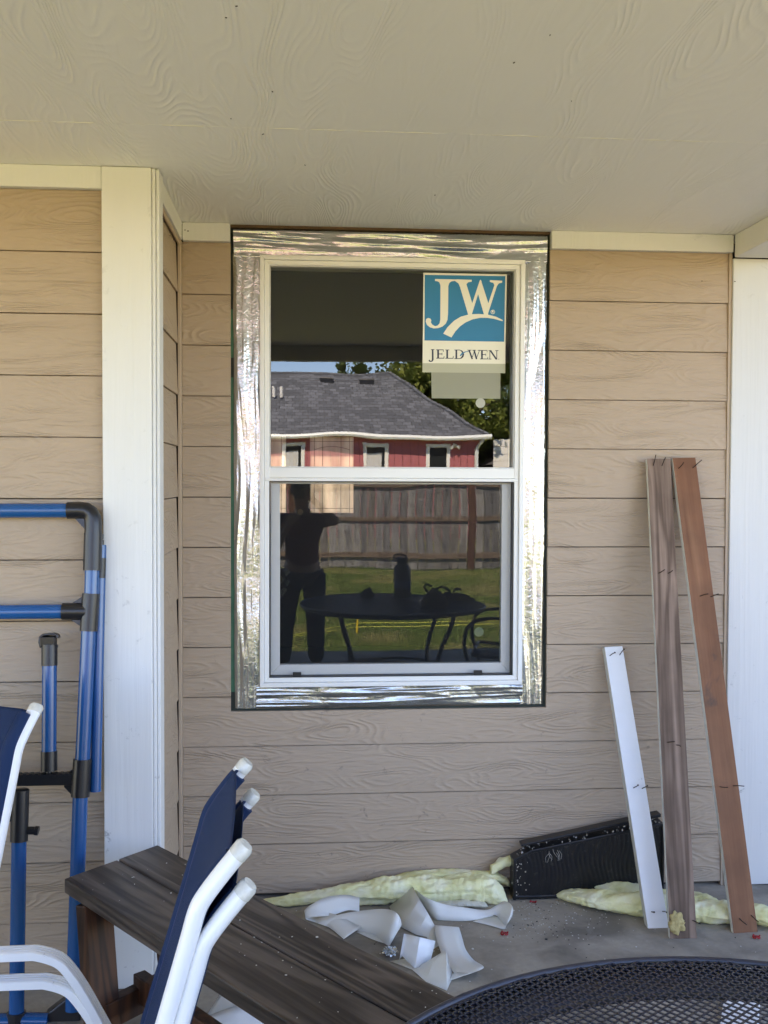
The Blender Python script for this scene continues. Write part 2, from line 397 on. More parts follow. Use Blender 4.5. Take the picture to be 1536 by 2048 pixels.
for (x0, x1) in ((xs[1], xs[2]), (xs[3], xs[4])):
    lite = MB().box(x0, x1, YD+.02, YD+.026, zA, zB).build('door_lite', m_lite, house)
    mb = MB(); wd = x1-x0
    def bar(xa, xb, za, zb): mb.box(xa, xb, YD+.014, YD+.019, za, zb)
    for fx in ((.10, .29, .71, .91) if wd > .3 else (.35, .82)): bar(x0+fx*wd-.002, x0+fx*wd+.002, zA, zB)
    for fz in (.06, .94): bar(x0, x1, zA+fz*(zB-zA)-.002, zA+fz*(zB-zA)+.002)
    if wd > .3:
        pts = [(x0+wd*(.1+.81*k/10), zB-.15*(1-((k-5)/5)**2)*.0-.115+.03*(1-((k-5)/5)**2)) for k in range(11)]
        mb.tube([(a, YD+.016, b) for a, b in pts], .002, 6)
    mb.build('lead_came', m_lead, lite)
kb = onY(600, 1024, YD-.01)
MB().lathe([(.0, -.01), (.026, -.01), (.028, 0), (.02, .006), (.0, .006)], (0,0,0), 20).build('deadbolt', plain('brass', (.5,.4,.25), .35, .8), house).matrix_world = Matrix.Translation(kb) @ Matrix.Rotation(R(90), 4, 'X')

# ------------------------------------------------------------------ window
win = thing('window', 'white vinyl single hung window with silver foil tape round its frame', 'window', (.32, 0, .76))
WX0, WX1, WZ0, WZ1 = -.149, .796, .760, 2.288
def W(mb, *a, **k):
    o = mb.build(*a, **k); o.parent = win; o.matrix_parent_inverse = Matrix.Translation(-win.location); return o
YF = -.014
mb = MB(); fw = .031
W(ringframe(MB(), WX0, WX1, WZ0, WZ1, .016, YF, .10), 'frame', m_vinyl, None, bevel=.002)
W(ringframe(MB(), WX0+.0165, WX1-.0165, WZ0+.0165, WZ1-.0165, .0165, YF+.008, .10), 'frame_step', m_vinyl, None, bevel=.002)
# meeting rail
zr0, zr1 = onY(780, 963, YF).z, onY(780, 936, YF).z
W(MB().box(WX0+.018, WX1-.018, -.004, .06, zr0+.012, zr1).box(WX0+.018, WX1-.018, -.010, .06, zr0, zr0+.0115), 'meeting_rail', m_vinyl, None, bevel=.0025)
# thin glazing beads of upper sash
gu0, gu1 = onY(539, 534, .02), onY(1027, 935, .02)
ux0, ux1, uz0, uz1 = WX0+.033, WX1-.0335, zr1, WZ1-.033
W(ringframe(MB(), ux0, ux1, uz0, uz1, .004, .0, .05), 'glazing_bead', m_inner, None)
W(MB().add([(ux0, .030, uz0), (ux1, .030, uz0), (ux1, .030, uz1), (ux0, .030, uz1)], [(0,1,2,3)]), 'upper_pane', m_glass, None)
# lower sash
lx0, lx1, lz0, lz1 = WX0+.033, WX1-.034, WZ0+.033, zr0
W(ringframe(MB(), lx0, lx1, lz0, lz1, .0032, -.002, .03), 'gasket', m_black, None)
s0, s1 = onY(558, 967, .03), onY(1000, 1327, .03)
W(ringframe(MB(), lx0+.0035, lx1-.0035, lz0+.0035, lz1-.0035, s0.x-lx0, .028, .06, wb=s1.z-lz0, wt=.006), 'sash', m_vinyl, None, bevel=.002)
W(MB().add([(s0.x-.004, .044, s1.z-.004), (lx1-.02, .044, s1.z-.004), (lx1-.02, .044, lz1), (s0.x-.004, .044, lz1)], [(0,1,2,3)]), 'lower_pane', m_glass, None)
scr = W(MB().add([(lx0+.003, .010, lz0+.003), (lx1-.003, .010, lz0+.003), (lx1-.003, .010, lz1-.003), (lx0+.003, .010, lz1-.003)], [(0,1,2,3)]), 'insect_screen', screenmat(), None)
for px in (594, 956):
    p = onY(px, 1348, .0); q = MB().box(p.x-.015, p.x+.015, -.002, .009, lz0+.003, lz0+.018).build('screen_tab', m_black, scr, bevel=.001)
# foil tape
def foilmat(sc, seed=0):
    t = NT('foil tape')
    n = t.noise(t.vmul(t.P, sc), 60, 3, .5); n2 = t.noise(t.vmul(t.P, sc), 20, 2, .6)
    n3 = t.noise(t.P, 70, 3, .6)
    nrm = t.bump(t.math('ADD', t.math('ADD', t.math('MULTIPLY', n, .4), n2), t.math('MULTIPLY', n3, .5)), .0027)
    return t.done(t.bsdf((.55,.575,.575), .24, 1.0, nrm))
m_foil = foilmat((1, 1, .09)); m_foil_h = foilmat((.09, 1, 1))
def foil(name, c00, c10, c11, c01, along, seed, amp=.0045):
    """a crumpled strip; c.. its corners in X,Z; along = +1 if wrinkles run along the first edge"""
    L = math.hypot(c10[0]-c00[0], c10[1]-c00[1]); Wd = math.hypot(c01[0]-c00[0], c01[1]-c00[1])
    nu, nv = int(L/.0035), max(20, int(Wd/.003))
    def fn(u, v):
        x = (c00[0]*(1-u)+c10[0]*u)*(1-v)+(c01[0]*(1-u)+c11[0]*u)*v
        z = (c00[1]*(1-u)+c10[1]*u)*(1-v)+(c01[1]*(1-u)+c11[1]*u)*v
        U, Q = u*L, v*Wd
        fan = noise.noise((U*2.2+seed, Q*3, seed))*.5
        a = noise.noise((U*1.5, (Q+fan*.045)*32+seed, seed)); b = noise.noise((U*3.6, (Q+fan*.035)*80, seed+9))
        c = noise.noise((U*12+seed, Q*34, seed+4))
        mk = .25+2.2*abs(noise.noise((U*2.4+seed*3, Q*9, 2.0))); h = (1-abs(a)*2)*amp*1.1*mk + (1-abs(b)*2)*amp*.5*min(1, mk) + c*amp*.26
        e = min(1, min(v, 1-v)*9+.15)
        j = .0022*noise.noise((U*9, seed, 1)) if v in (0, 1) else 0
        return Vector((x+(j if along else 0), .014-.001-max(-.002, h*e)-.004*e, z+(0 if along else j)))
    return W(MB().grid(fn, nu, nv), name, m_foil if along else m_foil_h, None, smooth=True)
FX0, FX1, FZ0, FZ1 = -.2435, .8800, .6785, 2.384
foil('foil_tape', (FX0+.006, FZ0+.004), (FX0, FZ1-.09), (WX0+.012, FZ1-.09), (WX0+.012, FZ0+.004), True, 2.3)
foil('foil_tape', (FX1-.003, FZ0+.006), (FX1, FZ1-.07), (WX1-.010, FZ1-.07), (WX1-.010, FZ0+.006), True, 7.9)
foil('foil_tape', (WX0-.012, FZ0), (WX1+.004, FZ0+.003), (WX1+.004, WZ0+.008), (WX0-.012, WZ0+.008), False, 14.1, .005)
foil('foil_tape', (FX0+.004, WZ1-.012), (FX1-.002, WZ1-.012), (FX1, FZ1), (FX0, FZ1), False, 21.7, .005)
W(MB().box(OX0+.0005, OX1-.0005, .006, .0195, 2.385, ZC-.0005), 'header_strip', plain('rusty strip', (.10,.055,.025), .8, nscale=40, var=.6), None)

# stickers on the panes (behind the glass, as film stuck inside)
def poly(pts, Y, mats, name, parent, off=0):
    mb = MB(); n = len(pts); mb.add([onY(x, y, Y) for x, y in pts], [tuple(range(n))]); return mb.build(name, mats, parent)
YG = .0285
stk = thing('window_sticker', 'square teal manufacturer sticker with large white letters on upper window pane', 'sticker', onY(930, 745, YG))
def SP(pts, k, mat, name, label=None):
    """pts in the pixels of an enlargement of the sticker"""
    mb = MB(); n = len(pts); mb.add([onY(820+x/6.4, 520+y/6.4, YG+.0012-.00012*k) for x, y in pts], [tuple(range(n))])
    o = mb.build(name, mat, stk, label=label); o.matrix_parent_inverse = Matrix.Translation(-stk.location); return o
m_sw = plain('sticker white', (.78,.76,.64), .5); m_teal = plain('sticker teal', (.0, .19, .38), .5); m_navy = plain('sticker ink', (.015,.03,.06), .5)
m_film = sheer('sticker film', (.72,.72,.55), .62)
m_film2 = sheer('sticker film thin', (.72,.72,.55), .42)
SP([(172,162),(1242,184),(1222,1050),(163,1036)], 0, m_sw, 'backing')
SP([(188,190),(1220,206),(1205,1046),(185,1030)], 1, m_teal, 'teal_field')
SP([(163,1036),(1222,1050),(1220,1330),(160,1320)], 0, m_sw, 'backing')
SP([(160,1320),(1220,1330),(1218,1450),(158,1436)], 0, m_film, 'film')
SP([(272,1437),(1158,1450),(1156,1776),(278,1770)], 0, m_film2, 'film')
JW = [
 [(320,243),(320,268),(355,274),(378,290),(390,330),(388,760),(380,808),(355,838),(322,847),(285,826),(268,800),(273,768),(258,748),(232,741),(207,755),(200,790),(218,832),(255,862),(305,876),(360,872),(415,852),(458,815),(480,765),(487,690),(491,330),(505,292),(532,273),(575,268),(620,262),(620,249)],
 [(600,247),(790,253),(790,278),(745,285),(722,310),(797,553),(790,700),(748,712),(640,345),(620,300),(575,268)],
 [(748,712),(797,553),(893,262),(905,250),(918,280),(872,438),(790,700)],
 [(905,250),(1003,553),(1000,705),(950,708),(872,438),(880,350)],
 [(950,708),(1003,553),(1080,322),(1066,292),(1022,280),(1022,257),(1180,265),(1180,290),(1136,300),(1112,335),(992,708)]]
for i, g in enumerate(JW): SP(g, 2+i, m_sw, 'large_letter')
SP([(425,942),(480,860),(560,780),(650,725),(760,695),(880,690),(1000,700),(1100,725),(1190,770),(1184,784),(1080,754),(990,741),(900,740),(800,760),(710,800),(640,850),(580,915),(530,992)], 8, m_sw, 'arc_mark')
def ringpts(cx, cy, r0, r1, n=20):
    return [(cx+r1*math.cos(a), cy+r1*math.sin(a)) for a in [2*math.pi*k/n for k in range(n+1)]] + [(cx+r0*math.cos(a), cy+r0*math.sin(a)) for a in [-2*math.pi*k/n for k in range(n+1)]]
SP(ringpts(1060, 665, 22, 28), 2, m_sw, 'registered_mark')
SP([(1048,683),(1048,647),(1066,647),(1072,655),(1066,664),(1074,683),(1067,683),(1060,666),(1054,666),(1054,683)], 3, m_sw, 'registered_mark')
# JELD-WEN in small serif capitals
def stroke(x0, y0, x1, y1, wd): return [(x0, y0), (x0+wd, y0), (x1+wd, y1), (x1, y1)]
def rect(x0, y0, x1, y1): return [(x0, y0), (x1, y0), (x1, y1), (x0, y1)]
T0, T1 = 1150, 1262
G = [rect(268,1141,312,1149), stroke(279,1149,280,1275,22), [(302,1262),(300,1282),(286,1300),(264,1306),(243,1298),(238,1284),(246,1276),(256,1280),(262,1292),(274,1290),(280,1272)],
     rect(336,1145,430,1154), rect(349,1154,371,1252), rect(336,1252,440,1262), rect(371,1198,412,1207), [(422,1145),(430,1145),(430,1176),(423,1176)], [(433,1232),(441,1232),(437,1262),(428,1262)], rect(407,1188,413,1218),
     rect(452,1147,502,1155), rect(465,1155,487,1254), rect(452,1254,556,1263), [(551,1228),(558,1228),(555,1263),(546,1263)],
     rect(568,1148,640,1156), rect(582,1156,604,1258), rect(568,1258,640,1267), [(636,1148),(668,1160),(688,1185),(692,1210),(684,1240),(664,1260),(636,1267),(636,1258),(654,1246),(667,1225),(669,1205),(662,1178),(648,1162),(636,1156)],
     rect(735,1150,785,1158), stroke(748,1158,787,1268,20), stroke(822,1160,785,1268,8), rect(800,1151,846,1159), stroke(812,1159,842,1270,20), stroke(884,1160,842,1270,8), rect(866,1152,902,1160),
     rect(896,1153,990,1161), rect(910,1161,932,1262), rect(896,1262,1000,1271), rect(932,1206,972,1215), [(983,1153),(990,1153),(990,1183),(984,1183)], [(994,1242),(1001,1242),(997,1271),(988,1271)], rect(967,1197,973,1226),
     rect(1006,1155,1044,1163), rect(1018,1163,1026,1266), rect(1004,1264,1042,1272), stroke(1020,1163,1096,1274,24), rect(1106,1163,1115,1274), rect(1092,1156,1132,1164), rect(1132,1265,1141,1273)]
for i, g in enumerate(G): SP(g, 2+(i % 5), m_navy, 'small_letter')
SP([(636,1226),(652,1200),(680,1180),(712,1170),(752,1168),(752,1175),(716,1179),(690,1190),(668,1208),(652,1232)], 7, m_teal, 'arc_mark')
for (px, py, lab) in ((961, 806, 'small round pale sticker under the manufacturer sticker on upper pane'), (958, 1264, 'small round pale sticker low on the screened lower pane')):
    Yg = YG if py < 900 else .046
    c0 = onY(px, py, Yg); o = MB().lathe([(.0175, -.0004), (.0175, .0004)], (0,0,0), 28).build('round_sticker', sheer('round sticker film', (.62,.62,.52), .6))
    o.matrix_world = Matrix.Translation(c0+Vector((0, .001, 0))) @ Matrix.Rotation(R(90), 4, 'X'); tag(o, lab, 'sticker', 'round stickers on the panes')

# ------------------------------------------------------------------ chairs
m_ctube = plain('white powder coat', (.80,.80,.78), .28, nscale=18, var=.04, dirt=(30, .70, .35), spec=.5)
m_cap = plain('clear plastic cap', (.62,.60,.52), .25, nscale=80, var=.3)
t = NT('navy sling fabric')
sx = t.n('ShaderNodeSeparateXYZ', Vector=t.P)
wv = t.math('MULTIPLY', t.math('SINE', t.math('MULTIPLY', sx.outputs[1], 2600)), t.math('SINE', t.math('MULTIPLY', sx.outputs[2], 2600)))
c = t.mix(t.noise(t.P, 5, 3), (.005,.022,.066), (.009,.030,.088))
m_sling = t.done(t.bsdf(c, .62, 0, t.bump(wv, .0003), .2))
m_stitch = plain('sling stitching', (.05,.06,.13), .7)
def spline(pts, k=6):
    P = [Vector(p) for p in pts]; out = []
    for i in range(len(P)-1):
        p0, p1, p2, p3 = P[max(i-1,0)], P[i], P[i+1], P[min(i+2,len(P)-1)]
        for j in range(k):
            u = j/k; out.append(.5*((2*p1)+(-p0+p2)*u+(2*p0-5*p1+4*p2-p3)*u*u+(-p0+3*p1-3*p2+p3)*u**3))
    return out+[P[-1]]
UP = [(.215,.970), (.187,.937), (.159,.900), (.148,.878), (.136,.835), (.101,.713), (.062,.580), (.026,.462), (.004,.412), (-.03,.388), (-.08,.382), (-.25,.392), (-.44,.408), (-.475,.400), (-.492,.378)]
HW = .22
OV = [(math.cos(a)*1.0, math.sin(a)*.72) for a in [2*math.pi*k/16 for k in range(16)]]
def make_chair(label, x, y, ang, dz=0, hem=(.0112, 0, .0158)):
    c = thing('patio_chair', label, 'patio chair', (0, 0, 0), 'white framed patio chairs with navy slings')
    def path(pts, yy): return spline([(a, yy, b) for a, b in pts], 5)
    for sgn in (-1, 1):
        MB().tube(path(UP, sgn*HW), .0185, prof=OV, up=(0,1,0)).build('side_rail', m_ctube, c, smooth=False, ang=50)
        a, b = Vector((UP[1][0], 0, UP[1][1])), Vector((UP[0][0], 0, UP[0][1])); d = (b-a).normalized(); p = Vector((UP[0][0], sgn*HW, UP[0][1]))
        MB().tube([p-d*.014, p+d*.001, p+d*.006], [.0197, .0197, .0155], prof=OV, up=(0,1,0)).build('end_cap', m_cap, c, ang=40)
        ya = sgn*(HW+.028)
        arm = [(-.44,.20), (-.435,.45), (-.428,.56), (-.405,.600), (-.36,.618), (-.28,.622), (-.19,.622), (-.165,.620), (-.13,.606), (-.107,.580), (-.083,.541), (-.055,.487), (-.02,.42), (.02,.36)]
        ribs = [(.42,-1.1), (.55,-.9), (.55,-.62), (.40,-.52), (.55,-.42), (.55,-.12), (.40,0), (.55,.12), (.55,.42), (.40,.52), (.55,.62), (.55,.9), (.42,1.1), (-.42,1.1), (-.5,.95), (-.5,-.95), (-.42,-1.1)]
        MB().tube(path(arm, ya), .0165, prof=ribs, up=(0,0,1) if False else (-1,0,0)).build('armrest', m_ctube, c, ang=35)
        MB().tube(spline([(-.43, ya*.98, .32), (-.46, ya, .18), (-.47, ya, .012)], 4), .0125).build('leg', m_ctube, c, smooth=True)
        MB().tube(spline([(-.03, ya*.98, .40), (.05, ya, .27), (.16, ya, .012)], 4), .0125).build('leg', m_ctube, c, smooth=True)
    MB().tube([(-.03, -HW-.02, .37), (-.03, HW+.02, .37)], .012).build('cross_bar', m_ctube, c, smooth=True)
    MB().tube([(-.40, -HW-.02, .36), (-.40, HW+.02, .36)], .012).build('cross_bar', m_ctube, c, smooth=True)
    for sgn in (-1, 1):
        MB().tube([v+Vector((hem[1], 0, 0)) for v in path([(.201,.953)]+UP[1:-3], sgn*(HW-hem[0]))], hem[2], seg=16, up=(0,1,0)).build('sling_hem', m_sling, c, ang=50)
    cl = path(UP[:], 0); cl = [v for v in cl]; n0 = 2
    cl = cl[n0:-3]
    def fs(u, v):
        k = u*(len(cl)-1); i = min(int(k), len(cl)-2); p = cl[i].lerp(cl[i+1], k-i); tt = (cl[i+1]-cl[i]).normalized()
        nn = Vector((tt.z, 0, -tt.x))
        if nn.x > 0 and k < len(cl)*.55: nn = -nn
        sag = (1-(2*v-1)**2); edge = max(0, 1-min(v, 1-v)*30)
        return Vector((p.x, 0, p.z)) + Vector((0, (2*v-1)*(HW-.008), 0)) + nn*(.012*(1-edge)) - nn*(.022*sag*min(1, u*6+.15))
    sl_ = MB().grid(fs, 60, 24).build('sling', m_sling, c, smooth=True, solid=.0016)
    for vv in (.055, .945): MB().tube([fs(u/50, vv)+Vector((-.0012, 0, 0)) for u in range(2, 50)], .0007, 5).build('stitching', m_stitch, sl_)
    c.location = (x, y, dz); c.rotation_euler = (0, 0, ang)
    return c
# local x = direction the back leans to, y across; front points to local -x
make_chair('navy sling chair lifted on top of the other, nearer the left wall', -.308, -2.0, R(2.6), .0)
make_chair('navy sling chair underneath in the stack of two, in front of the bench', -.2985, -1.99, R(1.6), -.06)
make_chair('navy sling chair cut by the left edge, in front of the blue pipes', -.925, -1.275, R(60), -.012, (.011, -.007, .020))

# ------------------------------------------------------------------ dark wooden bench
m_bench = woodmat('dark stained wood', (.034,.023,.016), (.155,.118,.09), 'X', .48, band=30, spec=.4, bump=.0012)
m_bleg = woodmat('red brown stained wood', (.028,.011,.006), (.12,.045,.018), 'Z', .5, band=22, spec=.35)
ZB = .46
A = onZ(128, 1757, ZB); B = onZ(315, 1690, ZB); Q = onZ(894, 1985, ZB)
u = (Q-B).normalized(); wv_ = (B-A)
bench = thing('wooden_bench', 'dark stained wooden bench of two planks running under the mesh table', 'bench', (A.x, A.y, 0))
def rel(o, par): o.parent = par; o.matrix_parent_inverse = par.matrix_basis.inverted() if False else Matrix.Translation(-par.location); return o
yb = math.atan2(u.y, u.x); LB = 1.62
def plank(f0, f1, z1, z0, l0=0, l1=LB):
    # built along local X so the grain follows the plank
    Mi = Matrix.Rotation(-yb, 4, 'Z'); a0 = A+wv_*f0; a1 = A+wv_*f1
    ring = [a0+u*l0, a0+u*l1, a1+u*l1, a1+u*l0]
    top = [Mi @ Vector((p.x, p.y, z1)) for p in ring]; bot = [Mi @ Vector((p.x, p.y, z0)) for p in ring]
    o = MB().hexa(bot, top).build('plank', m_bench, bench, bevel=.004)
    o.matrix_parent_inverse = Matrix.Translation(-bench.location) @ Matrix.Rotation(yb, 4, 'Z'); return o
plank(0, .545, ZB, ZB-.038); plank(.562, 1.0, ZB+.001, ZB-.037)
q = plank(.46, .58, ZB-.039, ZB-.09, .12, LB-.12); q.name = 'rail'
def beamobj(name, p, q, w_, d_, side, mat, par):
    p, q, side = Vector(p), Vector(q), Vector(side).normalized(); t_ = (q-p).normalized(); b_ = t_.cross(side).normalized()
    a = [p+side*(sx_*w_/2)+b_*(sy_*d_/2) for sx_, sy_ in ((-1,-1),(1,-1),(1,1),(-1,1))]
    o = MB().hexa(a, [v+(q-p) for v in a]).build(name, mat, par, bevel=.003); return rel(o, par)
nW = wv_.normalized()
for l in (.10, LB-.14):
    for f, lean in ((.12, -.02), (.88, .02)):
        top = A+wv_*f+u*l; top.z = ZB-.04; bt = A+wv_*(f+lean)+u*(l+.07 if l < .5 else l-.07); bt.z = 0
        beamobj('leg', bt, top, .085, .04, nW, m_bleg, bench)
    p = A+wv_*.1+u*(l+.05 if l < .5 else l-.05); q = A+wv_*.9+u*(l+.05 if l < .5 else l-.05); p.z = q.z = .14
    beamobj('stretcher', p, q, .07, .035, (0,0,1), m_bleg, bench)
p = A+wv_*.5+u*.14; q = A+wv_*.5+u*(LB-.18); p.z = q.z = .17
beamobj('stretcher', p, q, .07, .035, (0,0,1), m_bleg, bench)
# crumbs on the bench
mb = MB()
for k in range(70):
    f, l = random.uniform(.05, .95), random.uniform(.05, 1.3); p = A+wv_*f+u*l
    if .54 < f < .565: continue
    s_ = random.uniform(.0004, .0012)*(1.9 if random.random() < .1 else 1)
    M_ = Matrix.Translation((p.x, p.y, ZB+.0015+s_*.4)) @ Matrix.Rotation(random.uniform(0, 3), 4, 'Z')
    mb.box(-s_*random.uniform(1, 2.2), s_, -s_, s_, -s_*.4, s_*.4, M=M_)
tag(mb.build('crumbs', plain('white crumbs', (.7,.68,.6), .8)), 'white crumbs of foam scattered over the dark bench', 'debris', kind='stuff')

# ------------------------------------------------------------------ blue pipe frame leaning on the left wall
frame = thing('pipe_frame', 'blue plastic pipe frame with black fittings leaning on left wall', 'pipe frame', (-.75, -.8, 0))
P0 = (0, -.672, 1.4); N0 = Vector((0, 1.4, -.145))
def fp(x, y, off=0): return pl(x, y, (0, P0[1]-off, 1.4), N0)
def fb(mb, name, mat, **k): o = mb.build(name, mat, **k); return rel(o, frame)
r0 = .0208
fb(MB().tube([fp(-190,1022), fp(140,1021)], r0), 'pipe', m_blue, smooth=False, ang=40)
el = [fp(135,1021), fp(160,1020.5), fp(172,1021.5), fp(181,1027), fp(185.5,1036), fp(186.5,1050), fp(186.3,1068)]
fb(MB().tube(el, .0245), 'elbow', m_fit, ang=50)
fb(MB().prism([fp(147,1034), fp(171,1034), fp(171,1060)], (0, .006, 0)), 'gusset', m_fit)
fb(MB().tube([fp(186.2,1066), fp(184.5,1141)], .0262), 'coupler', m_fit, ang=50)
fb(MB().tube([fp(184.5,1135), fp(183,1192)], r0), 'pipe', m_blue, ang=40)
fb(MB().tube([fp(182,1187), fp(177,1262)], .0252).tube([fp(178,1223), fp(125,1223)], .0245), 'tee', m_fit, ang=50)
fb(MB().prism([fp(133,1213), fp(166,1192), fp(166,1256), fp(133,1234)], (0, .006, 0)), 'gusset', m_fit)
fb(MB().tube([fp(-190,1226), fp(130,1223)], r0), 'pipe', m_blue, ang=40)
fb(MB().tube([fp(177.5,1255), fp(165,1522)], r0*1.02), 'pipe', m_blue, ang=40)
fb(MB().tube([fp(165,1518), fp(160.5,1593)], .0262), 'tee', m_fit, ang=50)
fb(MB().prism([fp(148,1537), fp(128,1552), fp(128,1574), fp(145,1592)], (0, .02, 0)), 'gusset', m_fit)
a, b = fp(152,1557), fp(-120,1560)
fb(MB().box(b.x, a.x, a.y-.012, a.y+.014, a.z-.016, a.z+.016), 'flat_bar', m_fit, bevel=.003)
mb = MB()
for k in range(9): x_ = fp(36+k*12, 1548).x; mb.box(x_, x_+.009, a.y-.012, a.y+.01, a.z+.0162, a.z+.0182)
fb(mb, 'bar_teeth', m_fit)
fb(MB().tube([fp(160.5,1588), fp(146,2020)], r0*1.03), 'pipe', m_blue, ang=40)
fb(MB().tube([fp(202,1090,-.025)+Vector((0,.0,0)), fp(191,1583,-.02)], .0155), 'pipe', m_blue, ang=40)
fb(MB().tube([fp(203,1068,-.02), fp(202.5,1078,-.02)], .006).tube([fp(204,1080,-.02), fp(203,1118,-.02)], .006).tube([fp(203,1116,-.02), fp(201,1156,-.02)], .0135), 'clip', m_fit, ang=50)
# short upright standing on the flat bar
fb(MB().tube([fp(99,1330), fp(98,1505)], r0), 'pipe', m_blue, ang=40)
fb(MB().tube([fp(99,1289), fp(99,1331)], .0225), 'coupler', m_fit, ang=50)
fb(MB().tube([fp(98,1502), fp(98,1541)], .0232), 'coupler', m_fit, ang=50)
fb(MB().tube([fp(98,1541), fp(98,1547)], .009), 'pin', m_fit)
c_ = fp(98, 1282); mb = MB(); ring = []
def half(rad): return [c_+Vector((math.cos(a_)*rad, 0, math.sin(a_)*rad*.9)) for a_ in [R(-20+11*k) for k in range(21)]]
hk = [fp(84,1295), fp(81,1284), fp(82,1274), fp(88,1269.5), fp(98,1268), (fp(110,1267.5)), fp(116,1270), fp(117,1276)]
mb.tube([h_ for h_ in hk], .0055, up=(0,1,0), prof=[(2.6,.6),(2.6,-.6),(-2.6,-.6),(-2.6,.6)]); mb.box(fp(83,1272).x, fp(112,1272).x, c_.y-.017, c_.y+.017, fp(98,1292).z, fp(98,1272).z); mb.box(fp(112,1272).x, fp(116,1272).x, c_.y-.005, c_.y+.005, fp(98,1296).z, fp(98,1290).z)
fb(mb, 'hook', m_fit, bevel=.002)
# left upright
fb(MB().tube([fp(41,1580), fp(41,1577.5)], [.0235,.020]).tube([fp(41,1580), fp(38,1682)], .0245).box(fp(14,1600).x, fp(36,1600).x, fp(30,1600).y-.02, fp(30,1600).y+.015, fp(20,1640).z, fp(20,1590).z), 'coupler', m_fit, ang=50)
k0, k1 = fp(55,1661), fp(70,1661)
fb(MB().tube([k0, k1], .011).tube([k1, fp(77,1662)], .0135, seg=8), 'knob', m_fit, ang=50)
fb(MB().tube([fp(38,1680), fp(33,2030)], r0), 'pipe', m_blue, ang=40)
fb(MB().tube([fp(33,2024), fp(32,2062)], .026), 'coupler', m_fit, ang=50)
fb(MB().tube([fp(44,2040), fp(96,2041)], .0205), 'pipe', m_blue, ang=40)
fb(MB().prism([fp(88,2032), fp(132,1998), fp(160,1996), fp(160,2062), fp(88,2062)], (0,.04,0)), 'foot', m_fit, bevel=.004)
fb(MB().tube([fp(-60,2042), fp(30,2042)], .0205), 'pipe', m_blue, ang=40)

# ------------------------------------------------------------------ boards leaning on the wall
m_wpaint = plain('old white paint', (.80,.81,.82), .45, nscale=7, var=.05, bscale=40, bdist=.0006, dirt=(18, .68, .3))
m_wedge = plain('dirty paint edge', (.62,.61,.54), .6, nscale=20, var=.15, bscale=60, bdist=.001)
m_weath = woodmat('weathered pink brown wood', (.11,.068,.046), (.31,.21,.155), 'Z', .75, band=24, bump=.0008)
m_cedar = woodmat('cedar', (.20,.082,.038), (.31,.145,.072), 'Z', .65, band=9, bump=.0005, wet=(4.5, .585, (.07,.045,.035)))
m_nail = plain('rusty nail', (.05,.03,.022), .6, .6, nscale=100, var=.4)
def leaner(name, label, bl, br, tl, tr, ytop, zbot, mats, side, nails, th=.019):
    """front face from four points of the photograph, thickness behind it"""
    a, b = onZ(*bl, zbot), onZ(*br, zbot); d = onY(*tl, ytop); c = onY(*tr, ytop)
    n = (b-a).cross(d-a).normalized(); n = n if n.y > 0 else -n
    o = thing(name, label, 'board', ((a.x+b.x)/2, (a.y+b.y)/2, 0), 'boards leaning on the wall')
    # local frame: z along the board so that grain follows it
    zx = ((d+c)/2-(a+b)/2).normalized(); xx = (b-a); xx = (xx-zx*xx.dot(zx)).normalized(); yy = zx.cross(xx)
    Mw = Matrix((xx, yy, zx)).transposed().to_4x4(); Mw.translation = (a+b)/2; Mi = Mw.inverted()
    ring = [Mi @ p for p in (a, b, c, d)]; back = [Mi @ (p+n*th) for p in (a, b, c, d)]
    e = MB().hexa(ring, back, 0, side=side).build('plank', mats, o, bevel=.0015)
    e.matrix_parent_inverse = Matrix.Translation(-o.location) @ Mw
    for (f, l, dx_, dz_) in nails:
        p = (a*(1-f)+b*f)*(1-l)+(d*(1-f)+c*f)*l; q = p - n*.024 + Vector((dx_, 0, dz_))
        q = q + Vector((random.uniform(-.006,.006), 0, random.uniform(-.006,.006))); k = MB().tube([p+n*.004, p.lerp(q, .55)+Vector((random.uniform(-.002,.002), 0, random.uniform(-.002,.002))), q], .0016, 6); dd = (q-p).normalized()
        k.tube([q, q+dd*.0012], .0032, 8) if name == 'white_board' else None
        rel(k.build('nail', m_nail, o), o)
    return o
leaner('white_board', 'short white painted board leaning left of the two bare boards', (1296,1857), (1338,1856), (1209,1294), (1245,1292), -.028, .0,
       [m_wpaint, m_wedge], [0,0,1,1], [(.2,.965,.012,.012), (.75,.965,.014,.014), (.34,.478,.008,.012), (.78,.475,.018,.014), (.3,.055,.003,.004), (.8,.055,.004,.004)], th=.034)
leaner('weathered_board', 'pinkish grey weathered board with yellow foam blob at its foot', (1340,1878), (1394,1877), (1294,917), (1341,917), -.028, .0,
       [m_weath, m_wedge], [0,0,0,1], [(.25,.982,.006,.03), (.62,.982,.008,.028), (.24,.742,.014,.012), (.62,.742,.016,.012), (.25,.385,.014,.006), (.6,.38,.012,-.004), (.55,.03,-.01,.006), (.85,.035,.02,-.012)])
leaner('cedar_board', 'reddish cedar board with dark stain at foot, leaning beside the pilaster', (1467,1867), (1516,1864), (1345,916), (1391,915), -.028, .0,
       [m_cedar, m_wedge], [0,0,0,1], [(.2,.975,.01,.015), (.8,.975,.03,.02), (.4,.69,.022,.008), (.85,.688,.022,.006), (.2,.29,.02,.002), (.75,.29,.024,.0), (.3,.03,.01,-.02), (.8,.035,.02,-.02)])
